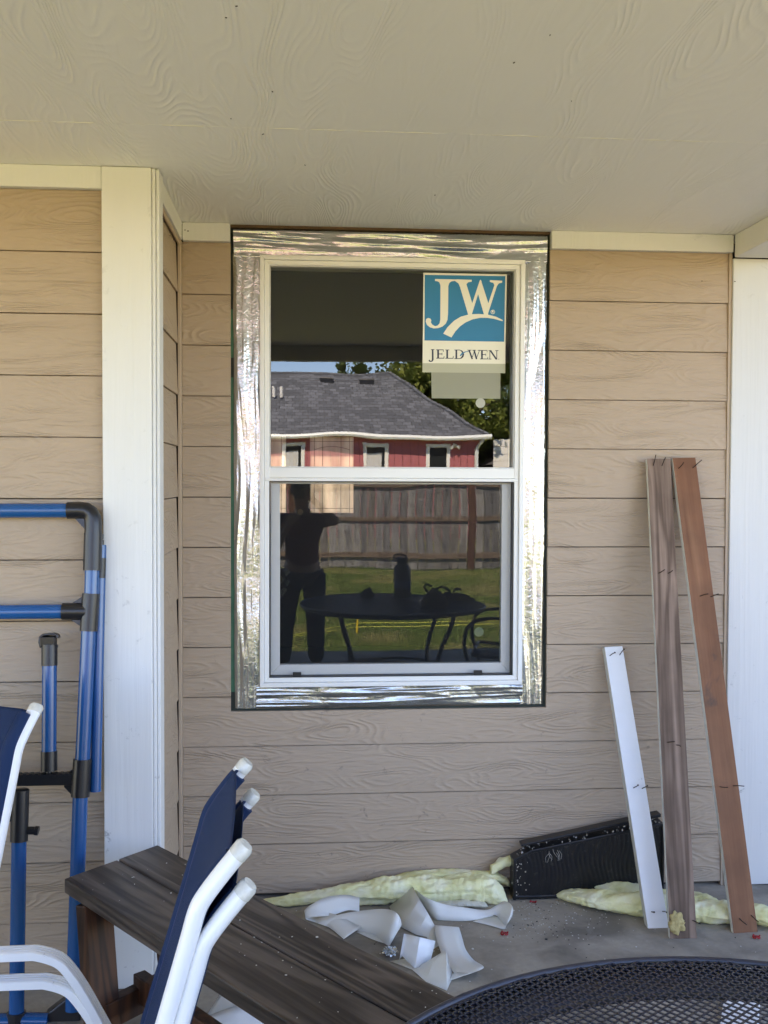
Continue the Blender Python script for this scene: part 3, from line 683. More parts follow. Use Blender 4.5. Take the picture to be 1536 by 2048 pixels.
# dried foam blob on the weathered board
def lump(path, wd, ht, seed, amp=.25, nu=60, nv=22, freq=14, layer=0.0):
    P = spline(path, 6); W_ = lambda k, a: a[0] if len(a) == 1 else a[min(int(k*(len(a)-1)), len(a)-2)]*(1-(k*(len(a)-1)-min(int(k*(len(a)-1)), len(a)-2)))+a[min(int(k*(len(a)-1)), len(a)-2)+1]*(k*(len(a)-1)-min(int(k*(len(a)-1)), len(a)-2))
    def fn(u_, v_):
        k = u_*(len(P)-1); i = min(int(k), len(P)-2); p = P[i].lerp(P[i+1], k-i); t_ = (P[i+1]-P[i]).normalized()
        s_ = Vector((t_.y, -t_.x, 0)).normalized(); a = 2*math.pi*v_
        w_, h_ = W_(u_, wd), W_(u_, ht); end = min(1, (u_*14)**.5, ((1-u_)*14)**.5)
        q = p + s_*(math.cos(a)*w_*end) + Vector((0,0,1))*((math.sin(a)*.5+.5)*h_*2*end)
        qs = Vector((q.x*.3, q.y, q.z*1.2)); nz = noise.fractal(qs*freq+Vector((seed, 0, 0)), 1.0, 2.0, 4)+.5*noise.noise(Vector((q.x*.6, q.y, q.z))*freq*3.3)
        if layer: nz += layer*noise.noise((q.x*5+seed, q.y*5, q.z*75))
        d_ = (s_*math.cos(a)+Vector((0,0,1))*math.sin(a))
        q = q + d_*nz*amp*min(w_, h_)*end
        q.z = max(q.z, p.z+.001); return q
    return MB().grid(fn, nu, nv)
o = lump([onY(1352,1832,-.405), onY(1349,1845,-.41), onY(1353,1868,-.412)], [.022,.03,.012], [.006,.008,.004], 3, .5, 24, 14, 60)
fbv = MB()
p_ = onZ(1353, 1850, .0)
def blob(u_, v_):
    th_, ph_ = math.pi*u_, 2*math.pi*v_
    c0 = onY(1353, 1845, -.437); r_ = Vector((math.sin(th_)*math.cos(ph_)*.026, math.cos(th_)*.009, math.sin(th_)*math.sin(ph_)*.036))
    return c0 + r_*(1+.5*noise.noise((c0+r_)*55)+.3*noise.noise((c0+r_)*130))
tag(fbv.grid(blob, 24, 32).build('foam_blob', plain('dried foam', (.42,.33,.14), .8, nscale=90, var=.4, bscale=150, bdist=.002), smooth=True), 'yellow brown dried foam blob stuck on foot of the weathered board', 'foam')

# ------------------------------------------------------------------ insulation
t = NT('glass wool')
n1 = t.noise(t.P, 14, 5); n2 = t.noise(t.vmul(t.P, (60, 60, 240)), 1.0, 4)
c = t.ramp(n1, [(.36, (.76,.73,.36)), (.5, (.88,.86,.50)), (.64, (.92,.90,.64))])
c = t.mix(t.math('MULTIPLY', n2, .25), c, (.55,.50,.22))
m_wool = t.done(t.bsdf(c, .95, 0, t.bump(t.math('ADD', n2, t.noise(t.P, 170, 3)), .0016), .03, Subsurface_Weight=.15, Subsurface_Radius=(.01,.01,.005), Subsurface_Scale=1.0))
def CZ(x, y, z=0): return onZ(500+x/2.56, 1600+y/2.56, z)
w1 = thing('insulation', 'long yellow glass wool roll lying along the wall behind paper strips', 'insulation', (.3, -.06, 0), 'torn glass wool insulation')
pts = [CZ(x, y) for x, y in ((30,510),(180,545),(330,530),(520,528),(700,530),(850,525),(1000,520),(1180,520),(1320,535))]
pts = [Vector((p.x, min(p.y, -.045) - .0, 0)) for p in pts]
rel(lump(pts, [.012,.02,.026,.035,.045,.045,.05,.05,.035], [.008,.018,.024,.036,.045,.046,.046,.046,.03], 5, .26, 260, 44, 30, 1.1).build('wool_tuft', m_wool, w1, smooth=True), w1)
pts = [Vector((CZ(x, 0).x*0+onY(500+x/2.56, 1770, -.04).x, -.035+.004*k, zz)) for k, (x, zz) in enumerate(((640,.052),(800,.066),(950,.068),(1100,.062),(1260,.045),(1340,.02)))]
rel(lump(pts, [.012,.022,.026,.026,.026,.018], [.005,.010,.013,.014,.016,.012], 15, .34, 170, 30, 34, 1.0).build('wool_tuft', m_wool, w1, smooth=True), w1)
pts = [CZ(x, y) for x, y in ((930,545),(1020,548),(1100,545),(1220,548))]
m_wool2 = plain('torn paper facing', (.62,.60,.50), .9, nscale=60, var=.25, bscale=120, bdist=.004)
rel(lump(pts, [.012,.03,.03,.012], [.004,.014,.014,.006], 25, .6, 60, 18, 30, .4).build('torn_facing', m_wool2, w1, smooth=True), w1)
w3 = thing('insulation', 'small yellow glass wool tuft tucked behind left end of black tray', 'insulation', (.74, -.03, 0), 'torn glass wool insulation')
rel(lump([onY(980,1752,-.03), onY(1000,1738,-.03), onY(1030,1728,-.028)], [.018,.02,.018], [.016,.02,.016], 31, .5, 40, 18, 25, .3).build('wool_tuft', m_wool, w3, smooth=True), w3)
w2 = thing('insulation', 'yellow glass wool batt lying behind the leaning boards', 'insulation', (1.2, -.2, 0), 'torn glass wool insulation')
def DZ(x, y, z=0): return onZ(1000+x/2.866, 1500+y/2.866, z)
pts = [DZ(x, y) for x, y in ((305,855),(440,895),(600,935),(800,965),(1000,985),(1150,1000),(1310,1015),(1430,1020),(1600,1050),(1750,1080))]
pts = [p+Vector((0, .045, 0)) for p in pts]
rel(lump(pts, [.02,.045,.05,.05,.05,.05,.05,.045,.04], [.008,.022,.03,.034,.034,.034,.032,.03,.026], 41, .28, 280, 40, 30, 1.1).build('wool_tuft', m_wool, w2, smooth=True), w2)
pts = [DZ(x, y, .018) for x, y in ((420,770),(560,810),(760,850),(950,880),(1180,900),(1300,945))]
rel(lump([p+Vector((0,.02,0)) for p in pts], [.02,.035,.04,.04,.035,.02], [.012,.018,.02,.02,.018,.008], 51, .34, 190, 30, 34, 1.0).build('wool_tuft', m_wool, w2, smooth=True), w2)

# ------------------------------------------------------------------ black plastic tray against the wall
m_tray = plain('glossy black plastic', (.010,.010,.011), .3, nscale=25, var=.4, dirt=(60, .60, .25))
tray = thing('plastic_tray', 'ribbed black plastic tray on its side against the wall', 'tray', (1.0, -.05, 0))
YT = -.085
c1, c2, c3, c4, c5 = onY(1028,1797,YT), onY(1026,1722,YT), onY(1062,1703,YT), onY(1326,1648,YT), onY(1330,1800,YT)
c1.z = c5.z = .004
def tp(x, z, y): return Vector((x, y, z))
def topz(x): return c2.z+(c3.z-c2.z)*(x-c2.x)/(c3.x-c2.x) if x < c3.x else c3.z+(c4.z-c3.z)*(x-c3.x)/(c4.x-c3.x)
def ftray(u_, v_):
    x = c1.x+(c4.x-c1.x)*u_; z = .004+(topz(x)-.004)*v_
    d_ = .0022*(abs(((x*58+.5*math.sin(z*34+x*9)+.8*noise.noise((x*9, z*6, 2))) % 1)-.5)*2)**2*(.5+.9*abs(noise.noise((x*5, z*12, 7)))*2)
    return Vector((x+.02*v_*.0, YT-.0+d_+.012*(abs(v_-.5)*2)**4*0, z))
rel(MB().grid(ftray, 240, 24).build('ribbed_panel', m_tray, tray, smooth=True, solid=.002), tray)
mb = MB()
def edge(p, q, r_=.006, yb_=-.006):
    mb.hexa([p+Vector((0,-.006,-r_)), q+Vector((0,-.006,-r_)), q+Vector((0,-.006,r_)), p+Vector((0,-.006,r_))], [p+Vector((0,.055,-r_)), q+Vector((0,.055,-r_)), q+Vector((0,.055,r_)), p+Vector((0,.055,r_))])
edge(c2, c3); edge(c3, c4); edge(c1+Vector((0,0,.006)), c5+Vector((0,0,.006)))
mb.box(c1.x-.004, c1.x+.006, YT-.007, YT+.056, .002, c2.z+.003); mb.box(c4.x-.004, c4.x+.004, YT-.007, YT+.056, .002, c4.z)
p, q = c3+Vector((-.03,.02,.010)), c4+Vector((0,.02,.018))
mb.hexa([p, q, q+Vector((0,0,.012)), p+Vector((0,0,.008))], [v+Vector((0,.045,0)) for v in (p, q, q+Vector((0,0,.012)), p+Vector((0,0,.008)))])
rel(mb.build('rim', m_tray, tray, bevel=.002), tray)
# straw and crumbs on and around the tray
mb = MB()
for k in range(60):
    x_ = random.uniform(c2.x, c4.x); z_ = topz(x_)+.008; s_ = random.uniform(.0012, .004)
    M_ = Matrix.Translation((x_, random.uniform(YT-.004, YT+.05), z_+.001)) @ Matrix.Rotation(random.uniform(0, 6), 4, Vector((random.random(), random.random(), random.random())).normalized())
    mb.box(-s_, s_, -s_*.6, s_*.6, -s_*.4, s_*.4, M=M_)
for k in range(26):
    x_ = random.uniform(1112-80, 1112+40); q = onY(1024+abs(random.gauss(0, 14)), random.uniform(1725, 1795), YT-.004); s_ = random.uniform(.0008, .0022)
    mb.box(q.x-s_, q.x+s_, q.y-.001, q.y+.001, q.z-s_, q.z+s_)
for k in range(9):
    p = onY(1105+random.uniform(-14, 14), 1700+random.uniform(-6, 10), YT-.012); mb.tube(spline([p, p+Vector((random.uniform(-.012,.012), -.003, -.012)), p+Vector((random.uniform(-.018,.018), 0, -.03))], 3), .0006, 4)
tag(mb.build('tray_debris', plain('pale debris', (.45,.43,.38), .9)), 'pale crumbs and straw scattered on top of black tray', 'debris', kind='stuff')
# floor debris
mb = MB()
for k in range(520):
    if k < 300: x_, y_ = random.gauss(1080, 70), random.gauss(1835, 25)
    else: x_, y_ = random.uniform(480, 1536), random.uniform(1790, 2000)
    p = onZ(x_, y_, 0); s_ = random.uniform(.0005, .0018)*(2.2 if random.random() < .05 else 1)
    if p.y > -.06: continue
    mb.box(-s_*random.uniform(1, 2), s_, -s_, s_, 0, s_*.8, mi=(1 if random.random() < .35 else 0), M=Matrix.Translation((p.x, p.y, .0005)) @ Matrix.Rotation(random.uniform(0, 6), 4, 'Z'))
tag(mb.build('floor_debris', [plain('pale chips', (.62,.61,.57), .8), plain('dark chips', (.05,.045,.04), .8)]), 'tiny pale and dark crumbs scattered over the concrete', 'debris', kind='stuff')

# small insects and flecks on the soffit and trim
mb = MB()
for (px, py) in ((1028,125),(473,12),(545,183),(452,35),(526,268),(1143,202),(462,237),(870,390),(1100,70),(930,470),(610,330)):
    p = onZ(px, py, ZC-.0004); s_ = random.uniform(.0009, .0022); M_ = Matrix.Translation(p) @ Matrix.Rotation(random.uniform(0, 3), 4, 'Z')
    mb.box(-s_*1.6, s_*1.6, -s_*.5, s_*.5, -.0012, .001, M=M_)
for (px, py) in ((370,460),(376,462),(1472,477),(1404,562),(1470,563)):
    p = onY(px, py, -.0165); s_ = random.uniform(.0015, .0032); mb.box(p.x-s_, p.x+s_, -.0168, -.0145, p.z-s_*.7, p.z+s_*.7)
tag(mb.build('ceiling_specks', plain('dark speck', (.04,.03,.02), .9)), 'small dark insects and flecks stuck on soffit and trim', 'specks', kind='stuff')

# ------------------------------------------------------------------ release paper strips
t = NT('release paper'); 
d = t.bsdf((.88,.89,.86), .30, 0, t.bump(t.noise(t.P, 45, 2), .0004), .4); trl = t.n('ShaderNodeBsdfTranslucent', Color=(.85,.86,.80,1)).outputs[0]
m_paper = t.done(t.n('ShaderNodeMixShader', i0=.2, i1=d, i2=trl).outputs[0])
t = NT('release paper underside'); 
m_paper2 = plain('paper sheet', (.80,.84,.88), .5, nscale=10, var=.03)
def ribbon(name, label, pairs, mat=None, cell=2.56, org=(500,1600), k=6, group='release paper strips'):
    """pairs: ((x,y,z) of the resting edge, (x,y,dy) of the other edge), pixels of an enlargement"""
    lo, up = [], []
    for a, b in pairs:
        z_ = a[2] if len(a) > 2 else .004; dy = b[2] if len(b) > 2 else .02
        p = onZ(org[0]+a[0]/cell, org[1]+a[1]/cell, z_); q = onY(org[0]+b[0]/cell, org[1]+b[1]/cell, p.y+dy); q.z = max(q.z, .003); lo.append(p); up.append(q)
    lo, up = spline(lo, k), spline(up, k); n = len(lo)-1
    def fn(u_, v_):
        i = int(round(u_*n)); return lo[i].lerp(up[i], v_)
    o = MB().grid(fn, n, 3).build(name, mat or m_paper, solid=.0003, ang=22)
    return tag(o, label, 'paper strip', group)
ribbon('paper_strip', 'looped white paper strip lying nearest the bench edge', [((400,650),(335,628,.03)), ((470,657,.004),(450,588)), ((545,668,.006),(575,566)), ((640,692,.012),(690,558)), ((690,735,.01),(750,577)), ((714,748,.006),(775,628,.03)), ((700,738,.004),(765,655,.045)), ((630,715,.003),(700,690,.04)), ((545,676,.002),(600,680,.03))])
ribbon('paper_strip', 'curled white paper strip at left with its end folded over', [((560,570,.03),(560,500,.05)), ((500,565,.035),(490,485,.05)), ((420,590,.03),(400,495,.05)), ((330,600,.025),(330,525,.03)), ((285,608,.015),(278,570,.02)), ((330,625,.006),(345,600,.04)), ((400,650,.005),(420,580,.03)), ((480,712,.004),(570,650,.05))])
ribbon('paper_strip', 'broad white paper strip standing as a peak in the middle', [((712,546,.01),(832,442,.02)), ((776,652,.006),(868,510,.03)), ((850,690,.005),(912,580,.04)), ((905,702,.005),(945,642,.04)), ((930,770,.004),(985,760,.05))], k=1)
ribbon('paper_strip', 'long white paper strip ending in an open loop at right', [((866,530,.01),(836,447,.02)), ((935,605,.006),(900,498,.02)), ((1020,618,.004),(1000,535,.02)), ((1130,618,.004),(1100,550,.02)), ((1215,600,.008),(1215,562,.02)), ((1262,592,.012),(1298,518,.02)), ((1305,650,.005),(1345,548,.02)), ((1290,660,.004),(1335,610,.045)), ((1220,640,.003),(1290,620,.05)), ((1140,622,.002),(1220,600,.05))])
ribbon('paper_strip', 'squarish bright white paper piece in front of the peak', [((762,832,.003),(788,685,.02)), ((782,800,.02),(800,686,.02)), ((845,862,.012),(870,702,.03)), ((925,822,.012),(950,722,.03))], mat=m_paper2, k=2)
ribbon('paper_strip', 'folded white paper strip lying right of the square piece', [((945,640,.03),(1070,655,.04)), ((950,690,.03),(1085,700,.035)), ((970,760,.022),(1105,765,.025)), ((1000,830,.014),(1145,818,.015)), ((1050,895,.012),(1192,848,.012)), ((1040,915,.006),(1188,866,.004)), ((1003,930,.003),(1130,885,.003)), ((1000,905,.002),(1060,880,.002))])
ribbon('paper_strip', 'crumpled translucent paper tail reaching the bench edge', [((715,825,.002),(790,845,.01)), ((830,868,.003),(870,850,.02)), ((900,930,.004),(950,800,.03)), ((1008,976,.003),(1004,765,.05)), ((1040,900,.003),(1020,830,.03))], k=1)
ribbon('paper_strip', 'white paper strip beneath the bench, bottom of its pile', [((400,2052),(455,1965,.05)), ((500,2080),(510,2002,.05)), ((560,2110),(600,2060,.05))], cell=1, org=(0,0))
ribbon('paper_strip', 'curved white paper sheet beneath bench near the chair tubes', [((395,2066,.02),(420,2030,.06)), ((440,2066,.03),(470,2013,.06)), ((490,2070,.03),(505,2016,.06)), ((545,2090,.02),(560,2055,.05))], mat=m_paper2, cell=1, org=(0,0))
# crushed foil ball
def ball(u_, v_):
    th_, ph_ = math.pi*u_, 2*math.pi*v_; c0 = CZ(715, 775, .018)
    r_ = Vector((math.sin(th_)*math.cos(ph_)*.026, math.sin(th_)*math.sin(ph_)*.018, math.cos(th_)*.016))
    q_ = c0 + r_*(1+.55*noise.cell(r_*240+Vector((5,5,5)))*.6-.2+.5*noise.noise(r_*160)); q_.z = max(.001, q_.z); return q_
tag(MB().grid(ball, 22, 30).build('foil_ball', m_foil), 'crumpled ball of silver foil beside the looped paper', 'foil ball')
# red plastic bits
m_red = plain('red plastic', (.35,.012,.015), .4)
for (px, py, lab) in ((1066,1806,'red plastic bit by the left foot of the tray'), (1009,1868,'red plastic ring below the open paper loop'), (1513,1875,'red plastic ring at foot of the cedar board')):
    p = onZ(px, py, .003); mb = MB(); n_ = 14
    mb.tube([(p.x+math.cos(2*math.pi*k/n_)*.011, p.y+math.sin(2*math.pi*k/n_)*.009, .004+(.006 if k % 5 == 0 else 0)) for k in range(n_ if px > 1070 or px < 1060 else 7)], .0028, 6)
    tag(mb.build('plastic_ring', m_red, smooth=True), lab, 'plastic bit', 'red plastic bits on the concrete')
# white board lying under the table
a, b, c_, d = onZ(1456,1948,.0), onZ(1526,1945,.0), onZ(1515,2075,.0), onZ(1438,2075,.0)
mb = MB(); mb.hexa([a, b, c_, d], [p+Vector((0,0,.018)) for p in (a, b, c_, d)])
tag(mb.build('floor_board', m_wpaint, bevel=.002), 'white painted board lying flat beneath the mesh table', 'board')

# ------------------------------------------------------------------ mesh table
TX, TY, TZ, TR = .565, -2.66, .725, .578
m_tab = plain('black powder coated steel', (.026,.028,.040), .36, nscale=40, var=.25, spec=.6)
table = thing('patio_table', 'round black steel mesh patio table at the lower right', 'table', (TX, TY, 0))
px_, py_ = .0172, .0088
mb = MB(); nx, ny = int(TR/px_)+2, int(TR/py_)+2
def strand(a, b, wd=.0014, h_=.0018):
    d_ = (b-a); s_ = Vector((-d_.y, d_.x, 0)).normalized()*wd
    vs = [a-s_, a+s_, b+s_, b-s_]; vs = [Vector((v.x, v.y, h_/2)) for v in vs]+[Vector((v.x, v.y, -h_/2)) for v in vs]
    mb.add(vs, [(0,1,2,3),(7,6,5,4),(0,3,7,4),(1,5,6,2)])
ang = R(-8); ca, sa = math.cos(ang), math.sin(ang)
def rot(x, y): return Vector((x*ca-y*sa, x*sa+y*ca, 0))
for j in range(-ny, ny+1):
    for i in range(-nx, nx+1):
        ox = (j % 2)*.5
        a = rot((i+ox)*px_, j*py_)
        for s_ in (-1, 1):
            b = rot((i+ox+s_*.5)*px_, (j+1)*py_)
            if a.length < TR-.004 and b.length < TR-.004: strand(a, b)
top = mb.build('mesh_top', m_tab, table, kind='stuff'); top.location = (0, 0, TZ)
mb = MB(); n_ = 96
mb.tube([(math.cos(2*math.pi*k/n_)*TR, math.sin(2*math.pi*k/n_)*TR, TZ-.002) for k in range(n_+1)], .0065, 12, cap=False)
mb.build('rim', m_tab, table, smooth=True)
mb = MB(); vs = []; fs_ = []
for k in range(n_+1):
    a_ = 2*math.pi*k/n_
    for r_, z_ in ((TR-.004, TZ-.008), (TR-.065, TZ-.016), (TR-.068, TZ-.032), (TR-.006, TZ-.024)): vs.append((math.cos(a_)*r_, math.sin(a_)*r_, z_))
for k in range(n_):
    for q_ in range(4): fs_.append((k*4+q_, (k+1)*4+q_, (k+1)*4+(q_+1)%4, k*4+(q_+1)%4))
mb.add(vs, fs_); mb.build('under_ring', m_tab, table, smooth=True)
for a_ in (R(128), R(38)):
    dx_, dy_ = math.cos(a_)*(TR-.06), math.sin(a_)*(TR-.06)
    MB().tube([(dx_, dy_, TZ-.02), (-dx_, -dy_, TZ-.02 if a_ > 1 else TZ-.021)], .016, 4, up=(0,0,1), flat=1.3).build('cross_bar', m_tab, table)
MB().tube([(0,0,TZ-.004), (0,0,TZ-.03)], .03, 20).build('umbrella_collar', m_tab, table, ang=40)
for k in range(4):
    a_ = R(45+90*k); e_ = Vector((math.cos(a_), math.sin(a_), 0))
    pts = [e_*(TR-.10)+Vector((0,0,TZ-.03)), e_*(TR-.13)+Vector((0,0,.60)), e_*(TR-.20)+Vector((0,0,.45)), e_*(TR-.22)+Vector((0,0,.30)), e_*(TR-.16)+Vector((0,0,.14)), e_*(TR-.05)+Vector((0,0,.012))]
    MB().tube(spline(pts, 6), .013, 12).build('leg', m_tab, table, smooth=True)
MB().tube([(math.cos(2*math.pi*k/40)*(TR-.215), math.sin(2*math.pi*k/40)*(TR-.215), .32) for k in range(41)], .009, 10, cap=False).build('leg_ring', m_tab, table, smooth=True)
TT = TZ+.008
# things on the table, seen in the window
bx, by = .655, -2.95
bot = thing('water_bottle', 'black wide mouth water bottle with a looped lid on mesh table', 'bottle', (bx, by, TT))
m_bot = plain('black bottle coat', (.02,.024,.028), .4)
MB().lathe([(.050,0),(.054,.006),(.054,.19),(.048,.205),(.034,.22),(.032,.225)], (0,0,0)).build('body', m_bot, bot, ang=40)
MB().lathe([(.054,.07),(.0546,.071),(.0546,.12),(.054,.121)], (0,0,0)).build('blue_label', plain('blue label', (.05,.10,.22), .5), bot, ang=40)
MB().lathe([(.034,.226),(.036,.23),(.036,.255),(.03,.262)], (0,0,0)).build('lid', m_black, bot, ang=40)
MB().tube(spline([(-.03,0,.25),(-.055,0,.262),(-.02,0,.278),(.02,0,.27),(.03,0,.255)], 5), .006, 8).build('lid_loop', m_black, bot, smooth=True)
m_cloth = plain('dark brown cloth', (.035,.024,.02), .85, bscale=90, bdist=.002)
def dome(c, rx, ry, h_, seed, amp):
    c = Vector(c)
    def fn(u_, v_):
        th_, ph_ = math.pi/2*u_, 2*math.pi*v_; r_ = Vector((math.sin(th_)*math.cos(ph_)*rx, math.sin(th_)*math.sin(ph_)*ry, math.cos(th_)*h_))
        q_ = c+r_*(1+amp*noise.noise(r_*28+Vector((seed,0,0)))+amp*.5*noise.noise(r_*70)); q_.z = max(q_.z, c.z); return q_
    return MB().grid(fn, 22, 36)
cap = thing('cap', 'dark cap resting brim down near table edge', 'cap', (.80, -2.42, TT))
dome((0,0,0), .085, .095, .10, 3, .10).build('crown', m_cloth, cap, smooth=True)
MB().prism([(-.06,-.075,.004),(-.05,-.13,.004),(0,-.155,.006),(.05,-.13,.004),(.06,-.075,.004)], (0,0,.006)).build('brim', m_cloth, cap, bevel=.002)
MB().lathe([(.008,.098),(.005,.108)], (0,0,0), 10).build('button', m_cloth, cap)
tag(dome((.42,-2.9,TT), .042, .038, .062, 11, .35).build('crumpled_rag', m_cloth, smooth=True), 'small crumpled dark rag alone on left of table top', 'rag')
glv = thing('work_gloves', 'pile of dark work gloves and straps right of the cap', 'gloves', (.95, -2.80, TT))
dome((0,0,0), .13, .07, .05, 21, .35).build('glove', m_cloth, glv, smooth=True)
dome((-.10,.03,0), .06, .05, .075, 27, .35).build('glove', m_cloth, glv, smooth=True)
for pts in ([(-.14,0,.05),(-.17,0,.085),(-.15,.0,.105),(-.12,0,.09)], [(.02,0,.04),(.03,0,.075),(.07,0,.078)], [(-.1,.02,.07),(-.05,.0,.09),(0,0,.06)]):
    MB().tube(spline(pts, 5), .008, 8).build('strap', m_cloth, glv, smooth=True)

# ------------------------------------------------------------------ steel mesh chair right of the table (seen in the window)
mc = thing('mesh_chair', 'black steel mesh patio chair with curved arms right of table', 'patio chair', (1.34, -2.62, 0))
def ch(mb, name, **k): return mb.build(name, m_tab, mc, **k)
mb = MB(); W2 = .24
def sstrand(fn, nu, nv):
    for i in range(nu):
        for j in range(nv):
            if (i+j) % 2 == 0:
                for du in (-1, 1):
                    if 0 <= i+du <= nu:
                        a, b = fn(i/nu, j/nv), fn((i+du)/nu, (j+1)/nv); mb.tube([a, b], .0011, 3, cap=False)
seatf = lambda u_, v_: Vector((-.24+.48*u_, -W2+2*W2*v_, .43-.02*math.sin(math.pi*u_)-.015*math.sin(math.pi*v_)))
backf = lambda u_, v_: Vector((.24+.10*u_, -W2+2*W2*v_, .43+.42*u_))
sstrand(seatf, 34, 34); sstrand(backf, 30, 34); mb.build('mesh_seat', m_tab, mc, kind='stuff')
for sgn in (-1, 1):
    y_ = sgn*(W2+.005)
    ch(MB().tube(spline([(-.25,y_,.43), (0,y_,.415), (.24,y_,.43), (.30,y_,.62), (.345,y_,.86)], 6), .011), 'side_rail', smooth=True)
    ch(MB().tube(spline([(-.30,y_*1.12,.01), (-.24,y_*1.12,.25), (-.30,y_*1.12,.50), (-.24,y_*1.12,.64), (0,y_*1.12,.655), (.30,y_*1.12,.60)], 8), .012), 'armrest', smooth=True)
    ch(MB().tube(spline([(.32,y_*1.1,.01), (.22,y_*1.1,.25), (.24,y_*1.1,.43)], 6), .012), 'leg', smooth=True)
ch(MB().tube(spline([(.345,-W2,.86), (.36,-W2*.5,.93), (.362,0,.95), (.36,W2*.5,.93), (.345,W2,.86)], 6), .011), 'top_rail', smooth=True)
ch(MB().tube([(-.25,-W2,.43), (-.25,W2,.43)], .011), 'front_rail', smooth=True)
mc.rotation_euler = (0, 0, R(14))

# ------------------------------------------------------------------ person taking the photograph (seen in the window)
def skin(name, chains, mat, parent, sub=2):
    vs, es, rs, root = [], [], [], 0; idx = {}
    for chn in chains:
        prev = None
        for (p, r_) in chn:
            key = tuple(round(c, 4) for c in p)
            if key not in idx: idx[key] = len(vs); vs.append(p); rs.append(r_)
            if prev is not None: es.append((prev, idx[key]))
            prev = idx[key]
    me = bpy.data.meshes.new(name); me.from_pydata(vs, es, []); o = bpy.data.objects.new(name, me); COL.objects.link(o)
    sm = o.modifiers.new('skin', 'SKIN'); sm.use_smooth_shade = True
    for i, r_ in enumerate(rs): me.skin_vertices[0].data[i].radius = (r_, r_) if not isinstance(r_, tuple) else r_
    me.skin_vertices[0].data[0].use_root = True
    o.modifiers.new('sub', 'SUBSURF').levels = sub; o.modifiers['sub'].render_levels = sub
    dg = bpy.context.evaluated_depsgraph_get(); m2 = bpy.data.meshes.new_from_object(o.evaluated_get(dg)); bpy.data.objects.remove(o)
    m2.name = name; m2.materials.clear(); m2.materials.append(mat); m2.polygons.foreach_set('use_smooth', [True]*len(m2.polygons))
    o = bpy.data.objects.new(name, m2); COL.objects.link(o); o.parent = parent; return o
PY = -4.12
man = thing('person', 'person in dark red t-shirt and dark trousers holding a phone up', 'person', (0, PY, 0))
m_skin = plain('skin', (.38,.22,.15), .5); m_shirt = plain('dark red t-shirt', (.11,.018,.016), .85, bscale=60, bdist=.002)
m_trous = plain('dark trousers', (.022,.022,.026), .85, bscale=60, bdist=.002); m_hair = plain('dark hair', (.03,.02,.015), .6, bscale=200, bdist=.003)
SC = .93
def s3(x, y, z): return (x*SC, y*SC, z*SC)
pel = (s3(0,0,.88), (.135*SC,.10*SC))
torso = [pel, (s3(0,-.01,1.0), (.125*SC,.09*SC)), (s3(0,.0,1.13), (.14*SC,.10*SC)), (s3(0,.0,1.25), (.15*SC,.10*SC)), (s3(0,.02,1.32), (.085*SC,.07*SC)), (s3(0,.05,1.38), .052), (s3(0,.075,1.44), .058), (s3(0,.095,1.51), (.076,.085)), (s3(0,.10,1.575), (.066,.075)), (s3(0,.10,1.61), (.035,.04))]
def limb(pts): return pts
rarm = [(s3(0,.0,1.25), (.15*SC,.10*SC)), (s3(.16,0,1.28), .056), (s3(.24,.10,1.27), .046), (s3(.27,.20,1.28), .040), (s3(.20,.27,1.36), .034), (s3(.115,.33,1.44), .026), (s3(.085,.35,1.475), .03)]
larm = [(s3(0,.0,1.25), (.15*SC,.10*SC)), (s3(-.16,0,1.28), .056), (s3(-.23,.03,1.12), .046), (s3(-.235,.12,1.0), .038), (s3(-.18,.24,1.10), .032), (s3(-.12,.31,1.22), .025), (s3(-.10,.33,1.26), .030)]
rleg = [pel, (s3(.09,0,.80), .090), (s3(.105,.03,.62), .075), (s3(.11,.05,.46), .058), (s3(.115,.0,.28), .054), (s3(.12,-.03,.09), .040), (s3(.125,.03,.045), .040), (s3(.13,.13,.035), .036)]
lleg = [pel, (s3(-.09,0,.80), .090), (s3(-.12,.03,.62), .075), (s3(-.14,.05,.46), .058), (s3(-.15,.0,.28), .054), (s3(-.16,-.03,.09), .040), (s3(-.165,.03,.045), .040), (s3(-.17,.13,.035), .036)]
skin('body', [torso, rarm, larm, rleg, lleg], m_skin, man)
g = 1.10
shirt_c = [(s3(0,-.005,.86), (.16*SC,.125*SC)), (s3(0,-.01,1.0), (.145*SC,.112*SC)), (s3(0,.0,1.13), (.158*SC,.118*SC)), (s3(0,.0,1.25), (.165*SC,.118*SC)), (s3(0,.02,1.325), (.095*SC,.08*SC))]
skin('t_shirt', [shirt_c, [shirt_c[3], (s3(.16,0,1.28), .068), (s3(.235,.095,1.27), .062)], [shirt_c[3], (s3(-.16,0,1.28), .068), (s3(-.225,.02,1.14), .060)]], m_shirt, man)
skin('trousers', [[(s3(0,0,.88), (.148*SC,.118*SC)), (s3(.095,0,.79), .104), (s3(.105,.03,.62), .092), (s3(.11,.05,.46), .078), (s3(.115,.0,.28), .074), (s3(.12,-.03,.10), .066)],
                  [(s3(0,0,.88), (.148*SC,.118*SC)), (s3(-.095,0,.79), .104), (s3(-.12,.03,.62), .092), (s3(-.14,.05,.46), .078), (s3(-.15,.0,.28), .074), (s3(-.16,-.03,.10), .066)]], m_trous, man)
hc = Vector(s3(0,.088,1.535))
def headg(u_, v_, k=1.0, top=False):
    th_, ph_ = math.pi*u_*(.62 if top else 1), 2*math.pi*v_
    r_ = Vector((math.sin(th_)*math.cos(ph_)*.078, math.sin(th_)*math.sin(ph_)*.096, math.cos(th_)*.115))
    if top and r_.y > .03 and r_.z < .065: r_.y *= .75
    return hc+r_*k
MB().grid(lambda a_, b_: headg(a_, b_, 1.05, True)+Vector((0,-.012,.012)), 16, 24).build('hair', m_hair, man, smooth=True)
